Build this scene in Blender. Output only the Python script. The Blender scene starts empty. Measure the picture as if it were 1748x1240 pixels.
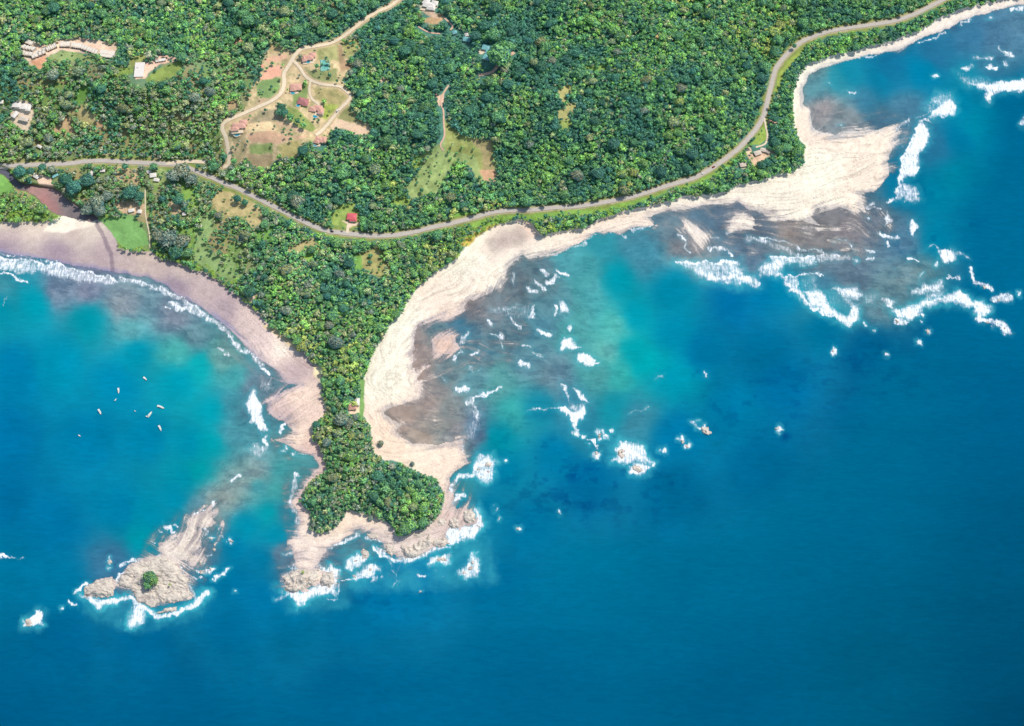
import bpy, math, random
import numpy as np
rng = np.random.default_rng(7)
R = random.Random(11)
D = bpy.data
C = bpy.context.scene.collection
K = np.array([1.21, 1.28, 1.46])          # daylight on flat ground: display value = albedo * K

# ------------------------------------------------------------------ camera model: photo pixel (1748 wide) -> world
CAMH, TILT, F = 1400.0, math.radians(28.0), 2110.0
ST, CT = math.sin(TILT), math.cos(TILT)
def W(p, q, z):
    p = np.asarray(p, float); q = np.asarray(q, float); z = np.asarray(z, float)
    x = (p - 874.0) / F; y = -(q - 620.0) / F
    t = (CAMH - z) / (CT - y * ST)
    return x * t, t * (ST + y * CT), z + 0 * t
def depth(q, z=0.0):
    y = -(q - 620.0) / F
    return (CAMH - z) / (CT - y * ST)
def PP(x, y, z):                       # world -> photo pixel
    f = y * ST + (CAMH - z) * CT
    u = y * CT - (CAMH - z) * ST
    return 874 + F * x / f, 620 - F * u / f

def lin(c):
    c = np.asarray(c, float) / 255.0
    return np.where(c <= 0.04045, c / 12.92, ((c + 0.055) / 1.055) ** 2.4)
def alb(c):
    return np.clip(lin(c) / K, 0.0, 0.9)

# ------------------------------------------------------------------ grid
STEP = 1.55
pu = np.arange(-120, 1872, STEP); qu = np.arange(-75, 1300, STEP)
def outer(start, end, s0, g):
    v, s, out = start, s0, []
    while abs(v - start) < abs(end - start):
        s *= g; v += s * (1 if end > start else -1); out.append(v)
    return out
pl = outer(pu[0], -7000, STEP, 1.13)[::-1]; pr = outer(pu[-1], 9000, STEP, 1.13)
qt = outer(qu[0], -2650, STEP, 1.09)[::-1]; qb = outer(qu[-1], 5200, STEP, 1.13)
PA = np.array(pl + list(pu) + pr); QA = np.array(qt + list(qu) + qb)
i0, j0 = len(qt), len(pl)
NQ, NP = len(QA), len(PA)
GP, GQ = np.meshgrid(PA, QA)
# everything beyond this box repeats the values at its rim
CP = np.clip(GP, -420, 2160); CQ = np.clip(GQ, -420, 1560)

def lattice(seed, n=256):
    return np.random.default_rng(seed).random((n, n))
_lat = [lattice(100 + k) for k in range(8)]
def vnoise(p, q, scale, seed=0):
    L = _lat[seed % 8]
    u = p / scale + seed * 17.3 + 5000; v = q / scale + seed * 9.1 + 5000
    iu = np.floor(u).astype(int); iv = np.floor(v).astype(int)
    fu = u - iu; fv = v - iv
    fu = fu * fu * (3 - 2 * fu); fv = fv * fv * (3 - 2 * fv)
    a = L[iv % 256, iu % 256]; b = L[iv % 256, (iu + 1) % 256]
    c = L[(iv + 1) % 256, iu % 256]; d = L[(iv + 1) % 256, (iu + 1) % 256]
    return (a * (1 - fu) + b * fu) * (1 - fv) + (c * (1 - fu) + d * fu) * fv
def fbm(p, q, scale, seed=0, octv=4):
    s, a, t = 0, 1.0, 0
    for k in range(octv):
        s = s + a * vnoise(p, q, scale / 2 ** k, seed + k); t += a; a *= 0.55
    return s / t
def sstep(a, b, x):
    t = np.clip((x - a) / (b - a), 0, 1); return t * t * (3 - 2 * t)

def dist_lines(p, q, pts, closed=False):
    pts = np.asarray(pts, float); n = len(pts)
    best = np.full(p.shape, 1e18)
    for k in range(n if closed else max(n - 1, 1)):
        a = pts[k]; b = pts[(k + 1) % n]
        dx, dy = b - a; L = dx * dx + dy * dy + 1e-9
        t = np.clip(((p - a[0]) * dx + (q - a[1]) * dy) / L, 0, 1)
        best = np.minimum(best, (p - a[0] - t * dx) ** 2 + (q - a[1] - t * dy) ** 2)
    return np.sqrt(best)
def inside(p, q, pts):
    pts = np.asarray(pts, float); n = len(pts); c = np.zeros(p.shape, bool)
    for k in range(n):
        x1, y1 = pts[k]; x2, y2 = pts[(k + 1) % n]
        if y1 == y2: continue
        c ^= ((y1 > q) != (y2 > q)) & (p < (x2 - x1) * (q - y1) / (y2 - y1) + x1)
    return c
def sdf_at(p, q, pts):
    d = dist_lines(p, q, pts, True)
    return np.where(inside(p, q, pts), d, -d)
# coarse raster of a signed distance, sampled bilinearly
CS = 3.0
cpa = np.arange(-425, 2170, CS); cqa = np.arange(-425, 1570, CS)
CGP, CGQ = np.meshgrid(cpa, cqa)
def bil(A, p, q, p0=-425.0, q0=-425.0, s=CS):
    u = np.clip((p - p0) / s, 0, A.shape[1] - 1.001); v = np.clip((q - q0) / s, 0, A.shape[0] - 1.001)
    iu = u.astype(int); iv = v.astype(int); fu = u - iu; fv = v - iv
    return (A[iv, iu] * (1 - fu) + A[iv, iu + 1] * fu) * (1 - fv) + (A[iv + 1, iu] * (1 - fu) + A[iv + 1, iu + 1] * fu) * fv
def coarse(pts): return sdf_at(CGP, CGQ, pts)

# ------------------------------------------------------------------ outlines traced on the ground
LAND = [(-600,-600),(2300,-600),(2300,-180),(1950,-50),(1800,-12),(1718,-1),(1688,6),(1637,18),(1601,33),(1577,51),(1524,72),(1473,84),(1425,96),
 (1383,110),(1371,122),(1362,137),(1356,161),(1355,191),(1357,204),(1364,232),(1376,253),(1374,278),(1357,294),(1332,299),(1300,310),(1264,317),
 (1239,330),(1214,335),(1192,336),(1169,336),(1146,344),(1110,354),(1079,359),(1048,368),(1024,377),(1004,389),(970,395),(939,401),(924,405),
 (913,393),(903,380),(880,377),(853,383),(836,390),(813,404),(795,425),(772,451),(746,464),(715,492),(694,518),(690,533),(670,553),(657,574),
 (646,592),(633,618),(624,644),(618,664),(620,680),(622,711),(633,726),(636,742),(638,771),(656,783),(682,787),(708,802),(744,815),(761,841),
 (759,866),(744,890),(726,904),(708,908),(692,918),(677,915),(672,905),(651,887),(638,881),(594,872),(589,884),(571,905),(545,914),(527,905),
 (527,874),(509,856),(520,835),(537,813),(557,804),(551,778),(543,760),(529,747),(536,724),(556,703),(548,672),(547,649),(541,623),(528,618),
 (515,600),(499,587),(468,566),(448,548),(440,537),(423,521),(408,508),(387,493),(366,477),(346,467),(330,462),(302,449),(273,444),(258,431),
 (232,432),(201,426),(191,400),(178,384),(165,373),(111,372),(85,381),(59,382),(28,381),(0,381),(-200,384),(-600,390)]
BEACH = [(-600,-600),(2300,-600),(2300,-140),(1950,-20),(1800,0),(1747,8),(1706,18),(1664,25),(1622,48),(1577,64),(1532,84),(1494,91),(1449,103),
 (1407,113),(1383,128),(1371,149),(1370,179),(1383,191),(1389,221),(1425,233),(1464,227),(1509,219),(1532,218),(1521,239),(1518,269),(1516,298),
 (1497,325),(1467,334),(1470,342),(1478,365),(1442,356),(1396,353),(1385,370),(1403,385),(1353,378),(1300,367),(1275,356),(1257,342),(1250,350),
 (1218,346),(1176,358),(1140,359),(1104,370),(1115,383),(1074,393),(1058,402),(1043,395),(1019,398),(991,416),(965,425),(929,437),(908,439),(892,432),
 (880,443),(870,455),(852,493),(826,506),(800,516),(790,530),(747,548),(715,556),(706,587),(703,623),(711,654),(716,680),
 (670,695),(650,704),(688,724),(672,740),(706,760),(747,760),(790,752),(790,773),(800,788),(775,806),(768,817),(764,838),(776,850),(770,869),(790,868),(812,872),(812,893),
 (757,900),(764,925),(718,943),(682,950),(658,942),(664,921),(640,912),(622,906),(605,905),(592,917),(563,934),(524,938),(511,918),(512,884),(498,859),(512,835),
 (530,812),(545,801),(538,781),(504,768),(468,752),(504,739),(489,724),(470,712),(455,700),(452,685),(471,675),(512,654),(490,652),(475,635),(437,605),(406,577),
 (381,553),(370,543),(335,519),(284,488),(232,470),(191,462),(155,457),(103,447),(64,439),(0,431),(-200,428),(-600,430)]
SAND_BITS = [
 [(1168,377),(1177,385),(1192,395),(1208,406),(1197,419),(1182,408),(1164,393)],
 [(1246,377),(1257,367),(1282,367),(1287,381),(1282,390),(1243,397)],
 [(640,915),(700,912),(756,893),(785,882),(784,900),(762,906),(756,922),(728,944),(692,952),(664,945)],
 [(201,998),(216,966),(246,954),(278,946),(304,957),(312,981),(322,991),(322,1006),(330,1018),(304,1027),(281,1026),(258,1034),(236,1024),(226,1008),(198,1000),(190,1015),(165,1018),(145,1014),(146,1004),(165,990),(190,984)],
 [(484,990),(500,976),(524,970),(570,976),(570,992),(560,998),(532,1000),(500,1010),(488,1004)],
 [(505,918),(560,938),(548,958),(536,974),(506,976),(498,948),(492,925)],
 [(738,580),(775,572),(786,590),(772,603),(752,606),(740,598)],
 [(850,428),(885,430),(884,445),(858,440)],
 [(276,952),(268,926),(297,924),(304,913),(322,900),(320,888),(343,875),(364,859),(361,885),(374,890),(343,903),(343,934),(322,944),(340,955),(333,960),(304,957)],
]
SHELF = [
 [(1380,345),(1500,330),(1520,400),(1460,440),(1300,432),(1200,440),(1150,430),(1100,400),(1160,355),(1250,345)],
 [(640,560),(700,540),(760,520),(870,500),(905,560),(870,620),(800,625),(760,665),(790,720),(700,765),(640,720)],
 [(350,525),(460,590),(520,640),(480,660),(450,700),(460,755),(510,800),(490,775),(440,730),(432,640),(395,600)],
 [(800,420),(930,430),(965,480),(905,525),(840,515)],
 [(478,930),(560,935),(592,965),(590,1005),(520,1020),(478,1010)],
 [(515,800),(488,835),(484,880),(494,945),(600,950),(720,960),(790,930),(826,890),(800,850),(790,820),(600,800)],
 [(1366,185),(1500,190),(1560,210),(1540,300),(1500,300),(1389,240)],
 [(250,940),(270,900),(340,865),(375,850),(385,905),(360,960),(340,1020),(230,1040),(190,1000)],
 [(780,740),(800,745),(812,790),(780,800)],
]
RIVER = [[(-600,276),(-60,285),(0,287),(12,291),(26,306),(39,314),(60,318),(88,321),(97,326),(112,338),(129,351),(150,364),(166,373),(155,377),(129,371),(103,367),(85,359),(62,335),(44,326),(28,322),(16,306),(2,296),(-60,293),(-600,284)]]
NAT = [(p, q) for p, q in LAND]
sL0 = coarse(LAND); sB0 = coarse(BEACH)
for s in SAND_BITS: sB0 = np.maximum(sB0, np.minimum(coarse(s) * 0.8, 8))
sS0 = sB0.copy()
for s in SHELF: sS0 = np.maximum(sS0, coarse(s))
sR0 = coarse(RIVER[0])
# natural raggedness
def warp(p, q, amp, scale, seed):
    return p + (fbm(p, q, scale, seed) - .5) * 2 * amp, q + (fbm(p, q, scale, seed + 3) - .5) * 2 * amp
wp, wq = warp(CP, CQ, 6, 26, 1)
sB = bil(sB0, wp, wq)
wp2, wq2 = warp(CP, CQ, 16, 60, 2)
sS = bil(sS0, wp2, wq2)
wp3, wq3 = warp(CP, CQ, 3.5, 16, 4)
sL = bil(sL0, wp3, wq3)
sR = bil(sR0, *warp(CP, CQ, 2, 14, 3))

ROAD = [(-620,276),(-80,285),(0,284),(31,282.6),(113,280),(145,276),(180,275),(232,278),(284,280),(304,282),(338,294),(361,303),(387,315),(400,319),(452,345),(503,371),(544,390),
 (565,395.5),(593,399),(632,403),(671,402),(704,397),(735,389),(766,382.6),(803,373.5),(831,365),(862,360),(903,359),(944,354.7),(981,353),(1017,348),
 (1048,342.6),(1079,336),(1110,327),(1140,317),(1182,305),(1213,289),(1240,270),(1264,251),(1288,224),(1303,200),(1310,173),(1316,149),(1323.6,119),
 (1335.5,101.5),(1356,80.6),(1374,68.7),(1410,55),(1449,47.8),(1485,43),(1526.6,36),(1562,24),(1592,9),(1610,0),(1660,-25),(1760,-70),(2000,-160)]
TRACK_A = [(380,286),(389,282),(391,268),(386,237),(379,219),(385,208),(411.6,196),(437.4,184.5),(463,173),(479,160),(485,144.5),(485,126.5),(494,111),(503,95.5),(515,84),
 (540.6,79),(566.5,73.5),(587,62),(605,48),(623,33.5),(644,20.6),(664.5,11.6),(680,0),(697,-16),(740,-60)]
TRACK_B = [(501,104),(512,116),(520,129),(531.6,138),(551,144.5),(579,148),(592,157),(598.7,165),(592,175.5),(579,188),(566.5,204),(551,222),(538,232)]
TRACK_C = [(530,139),(528,155),(531.6,168),(543,178),(552,185)]
TRACK_D = [(817,129),(839,124),(851.6,111),(867,97),(878,90)]
TRACK_E = [(714,46),(731.6,55.5),(750,58),(754,58)]
TRACK_K = [(756,29),(765,37),(773,46),(768,52)]
TRACK_F = [(766,146),(757,160),(752,174),(757,190),(757.4,206),(758.7,232),(752,248),(757,258)]
TRACK_G = [(284,279),(316,276),(352,277)]
TRACK_H = [(256,423),(255,400),(249,370),(248,345),(248,322)]
TRACK_I = [(593,399),(594,386),(597,380)]
TRACK_J = [(1305,202),(1307,216),(1310,232),(1306,246),(1290,252)]
def smooth(pts, n=6):
    P = np.array(pts, float); out = []
    for k in range(len(P) - 1):
        a = P[max(k - 1, 0)]; b = P[k]; c = P[k + 1]; d = P[min(k + 2, len(P) - 1)]
        for t in np.arange(n) / n:
            out.append(0.5 * ((2 * b) + (-a + c) * t + (2 * a - 5 * b + 4 * c - d) * t * t + (-a + 3 * b - 3 * c + d) * t ** 3))
    out.append(P[-1]); return np.array(out)
roadS = smooth(ROAD, 3)
dR0 = dist_lines(CGP, CGQ, ROAD)
dT0 = np.minimum.reduce([dist_lines(CGP, CGQ, t) for t in (TRACK_A, TRACK_B)])
dT1 = np.minimum.reduce([dist_lines(CGP, CGQ, t) for t in (TRACK_C, TRACK_D, TRACK_E, TRACK_K, TRACK_F, TRACK_G, TRACK_H, TRACK_I, TRACK_J)])
dR = bil(dR0, CP, CQ)

# ------------------------------------------------------------------ inverse distance blends from hand picked samples
def idw(p, q, pts, power=3.0, soft=12.0):
    out = np.zeros(p.shape + (len(pts[0]) - 2,)); w = np.zeros(p.shape)
    for s in pts:
        k = 1.0 / ((p - s[0]) ** 2 + (q - s[1]) ** 2 + soft * soft) ** (power / 2)
        w += k
        for c in range(out.shape[-1]): out[..., c] += k * s[2 + c]
    return out / w[..., None]
IS = 6.0
ipa = np.arange(-425, 2180, IS); iqa = np.arange(-425, 1580, IS); IP, IQ = np.meshgrid(ipa, iqa)
def idw_grid(pts, p, q, **k):
    A = idw(IP, IQ, pts, **k)
    return np.stack([bil(A[..., c], p, q, -425.0, -425.0, IS) for c in range(A.shape[-1])], -1)

ANG = [(1450,280,12),(1400,340,10),(1300,350,5),(1520,250,15),(1480,370,-30),(1350,380,8),(1250,372,0),(1195,395,-45),(1100,370,10),(1000,405,15),(920,430,0),(850,450,45),
 (830,480,60),(800,530,15),(760,540,25),(740,580,40),(690,600,70),(680,640,62),(700,690,-20),(655,700,-50),(720,770,10),(780,770,14),(780,840,60),(700,930,20),(620,890,20),
 (505,860,0),(510,900,10),(540,940,0),(270,1000,-30),(330,900,60),(480,560,-40),(430,570,-42),(500,620,-35),(512,675,35),(480,700,45),(500,750,5),(450,600,-50),(350,520,-32),
 (200,450,-12),(60,420,-3),(1350,420,-10),(1300,450,0),(1500,450,-20),(950,520,-30),(850,600,-10),(1400,120,10),(1360,170,88),(1600,60,20)]
ar = [(a, b, math.cos(2 * math.radians(c)), math.sin(2 * math.radians(c))) for a, b, c in ANG]
ag = idw_grid(ar, CP, CQ, power=3.5)
theta = 0.5 * np.arctan2(ag[..., 1], ag[..., 0]) + (fbm(CP, CQ, 34, 5) - .5) * 1.5
# line integral convolution on the fine part of the grid: strata / ripple streaks that follow the traced directions
theta = theta + (fbm(CP, CQ, 22, 1) - .5) * 5 * np.exp(-(((CP - 675) / 45) ** 2 + ((CQ - 645) / 60) ** 2))
th = theta[i0:i0 + len(qu), j0:j0 + len(pu)]
nq, npx = th.shape
def lic(th, length, seed, pre=0):
    n = np.random.default_rng(seed).random(th.shape)
    for _ in range(pre): n = (n + np.roll(n, 1, 0) + np.roll(n, 1, 1) + np.roll(n, -1, 0)) / 4
    acc = n.copy()
    for sgn in (1, -1):
        jj, ii = np.meshgrid(np.arange(npx, dtype=float), np.arange(nq, dtype=float))
        for k in range(length):
            a = th[ii.astype(int), jj.astype(int)]
            jj = np.clip(jj + sgn * np.cos(a), 0, npx - 1); ii = np.clip(ii - sgn * np.sin(a), 0, nq - 1)
            acc += n[ii.astype(int), jj.astype(int)]
    acc -= acc.mean(); acc /= acc.std()
    return acc
LF = lic(th, 16, 3); LC = lic(th, 26, 5, pre=5)
streakU = 0.55 * LF + 0.6 * LC
streak = np.zeros(GP.shape); streak[i0:i0 + nq, j0:j0 + npx] = np.clip(streakU, -2.5, 2.5)
streakF = np.zeros(GP.shape); streakF[i0:i0 + nq, j0:j0 + npx] = LF
# how strongly the shore is ribbed rock (1) or smooth sand (0)
ROCKY = [(0,420,0),(100,420,0),(200,440,0.05),(300,470,.1),(360,500,.15),(400,540,.5),(430,560,.8),(480,590,1),(500,640,.5),(500,700,.9),(480,680,1),(500,750,.9),(530,790,.7),(515,860,1),
 (660,640,.9),(690,600,1),(640,680,.8),(700,700,.7),(720,770,.5),(760,560,.9),(820,480,1),(850,420,.3),(900,385,.2),(930,420,.8),(1000,410,.7),(1100,370,.7),(1200,340,.4),(1250,340,.6),(1400,300,1),(1450,260,1),(1400,250,.9),
 (1480,380,1),(1300,360,1),(1370,180,.3),(1362,210,.2),(1400,110,.15),(1600,50,.15),(600,890,.3),(700,930,1),(790,880,1),(540,925,.6),(280,1000,.9),(330,900,1),(560,930,.6)]
rock = idw_grid(ROCKY, CP, CQ, power=3)[..., 0]

# ------------------------------------------------------------------ height of the ground
bshape = np.where(sB > 0, np.minimum(0.10 + sB * 0.05, 1.6), np.where(sS > 0, -0.14 - 0.36 * sstep(0, 14, -sB) , -0.5 - np.maximum(-sS, 0) * 0.05))
amp = np.where(sB > 0, 0.05 + 0.26 * rock, np.where(sS > 0, 0.08 + .34 * rock, 0.3)) * sstep(-60, 0, sS)
H = bshape + amp * streak * 0.5 + (fbm(CP, CQ, 20, 6) - .5) * 1.1 * amp * 1.6
cap = sstep(560, 640, CQ)                       # the cape and its neck are narrower and lower than the hillside
inl = np.maximum(sL, 0)
hill = (1 - cap) * (26 * sstep(0, 260, inl)) + cap * np.minimum(inl * 0.16, 9) + 2.5 * sstep(0, 22, inl)
rel = (fbm(CP, CQ * 1.1, 190, 2, 3) - 0.45) * 52
hill = hill + rel * sstep(30, 190, inl) * (1 - cap)
flat = sstep(4, 150, dR)
road_h = 5.0 + 6.0 * sstep(40, 300, inl)
hill = np.where(inl > 0, hill * flat + np.minimum(road_h, hill + 3) * (1 - flat), 0)
H = np.maximum(H, -9) + hill * sstep(-1, 3, sL)
east_reach = sstep(2160, 1900, CP)
H = np.where(sR > -6, H * (1 - sstep(-6, 1, sR)) + 0.15 * sstep(-6, 1, sR), H)
H = np.clip(H, -9, 120)
HU = H[i0:i0 + nq, j0:j0 + npx]
def height(p, q):
    return bil(HU, np.asarray(p, float), np.asarray(q, float), pu[0], qu[0], STEP)
sLU = sL[i0:i0 + nq, j0:j0 + npx]; sRU = sR[i0:i0 + nq, j0:j0 + npx]

# ------------------------------------------------------------------ colours of the ground
SANDC = [(0,385,240,226,214),(0,400,200,182,186),(0,425,168,152,172),(120,400,208,192,188),(110,385,238,226,216),(150,385,232,220,210),(60,384,235,220,210),(100,430,174,156,172),(180,440,194,176,182),(220,450,204,186,186),
 (260,455,208,190,188),(300,488,166,150,168),(310,465,208,192,190),(350,490,206,188,190),(250,440,215,198,190),(420,540,226,206,204),(385,532,192,174,184),(480,590,248,230,220),(450,580,226,206,205),(505,640,192,172,176),(515,670,238,215,202),
 (480,720,204,182,182),(500,745,242,218,202),(530,780,222,192,186),(520,830,228,202,192),(660,640,250,238,224),(700,560,250,237,224),(850,465,248,233,220),(860,413,184,170,165),(842,412,192,178,172),(886,404,188,174,168),(870,374,250,238,224),(835,396,250,238,224),(815,412,250,238,224),(800,440,250,238,224),(825,445,248,236,224),(870,435,246,234,222),(905,428,246,234,222),(925,415,246,232,220),(720,770,246,226,210),(690,740,238,216,198),
 (780,780,240,220,205),(1000,400,242,226,214),(1400,280,250,238,224),(1400,120,250,238,228),(1200,340,246,232,222),(1330,350,247,233,220),(1480,300,240,226,212),(600,890,242,222,206),(540,925,238,222,212),(700,925,222,208,204),
 (780,880,212,192,188),(270,1000,238,228,220),(330,900,246,236,226),(1600,50,246,232,226),(760,590,218,190,178),(1400,230,235,220,208),(910,390,240,214,200)]
sand = np.minimum(alb(idw_grid(SANDC, CP, CQ, power=3.5, soft=9)) * (1.02 + .18 * sstep(400, 470, CP))[..., None], .88)
wetc = alb(idw_grid([(0,430,148,136,160),(200,460,138,126,152),(350,520,156,142,160),(480,650,172,152,156),(480,760,184,162,158),(680,700,196,174,164),(760,560,186,164,160),(850,420,170,158,154),
 (1300,370,188,170,164),(1450,330,186,170,164),(1400,180,184,172,168),(540,900,184,162,158),(740,920,176,156,150),(280,960,184,162,156)], CP, CQ) * np.array([1.1, 1.18, 1.24]))
g = CP * 0
wet = 1 - sstep(-0.02, 0.55, H + 0.16 * streak * rock)
wet = np.maximum(wet, (1 - sstep(0, 11, sB + 8 * (fbm(CP, CQ, 12, 3) - .5) + 1.5 * streak)) * .6 * sstep(.15, .5, rock))
wet = np.where(sL > 2, 0, wet)
wet = wet * (1 - .25 * (fbm(CP, CQ, 8, 1) > .55))
col = sand * (1 - wet[..., None]) + wetc * wet[..., None]
swirl = np.exp(-(((CP - 675) / 42) ** 2 + ((CQ - 645) / 58) ** 2))
ln = sstep(0.9, 1.9, -streakF - 0.35 * streak + 0.5 * (fbm(CP, CQ, 22, 7) - .5)) * rock * (1 - .5 * swirl)
cell = sstep(.60, .72, fbm(CP, CQ, 7, 5, 3)) * rock * (.6 + .4 * swirl) * (H > .15)
col = col * (1 - .22 * cell[..., None] * np.array([.9, 1.05, 1.1]))     # thin dark cracks between strata
col = col * (1 - 0.25 * ln[..., None])
col = col * (1 + 0.05 * (streak * rock)[..., None]) * (0.93 + 0.14 * fbm(CP, CQ, 4, 3))[..., None]
# stream outlet, dark over the beach
dO = dist_lines(CP, CQ, [(162,374),(166,386),(173,396),(179,409),(183,421),(190,434),(191,446),(192,462)])
mo = (1 - sstep(2.2, 4.6, dO + 2 * (fbm(CP, CQ, 6, 2) - .5))) * .6
col = col * (1 - mo[..., None]) + alb((128,112,132)) * mo[..., None]
# vegetated ground
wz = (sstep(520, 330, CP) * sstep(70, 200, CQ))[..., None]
floor_ = (alb((92,146,132)) * (1 - wz) + alb((134,156,108)) * wz) * (0.7 + 0.7 * fbm(CP, CQ, 7, 4))[..., None]  # teal paints bluish tree shade into the floor; olive scrub in the west
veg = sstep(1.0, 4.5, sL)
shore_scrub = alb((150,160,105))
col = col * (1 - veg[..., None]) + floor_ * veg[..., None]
gl = (sstep(.56, .64, fbm(CP, CQ, 42, 3, 4)) * sstep(500, 380, CP) * sstep(60, 150, CQ) * veg)[..., None]
gt = sstep(.42, .62, fbm(CP, CQ, 26, 5, 4))[..., None]
col = col * (1 - gl) + (alb((178,168,124)) * gt + alb((138,170,100)) * (1 - gt)) * gl
TZ = lambda x0, y0, s: (lambda L: [(x0 + a / s, y0 + b / s) for a, b in L])
t1 = TZ(0, 0, 3.875); t2 = TZ(360, 0, 3.875); t3 = TZ(0, 240, 3.875); t4 = TZ(400, 260, 3.875); t5 = TZ(800, 0, 3.875); t6 = TZ(1240, 0, 3.35)
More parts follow.
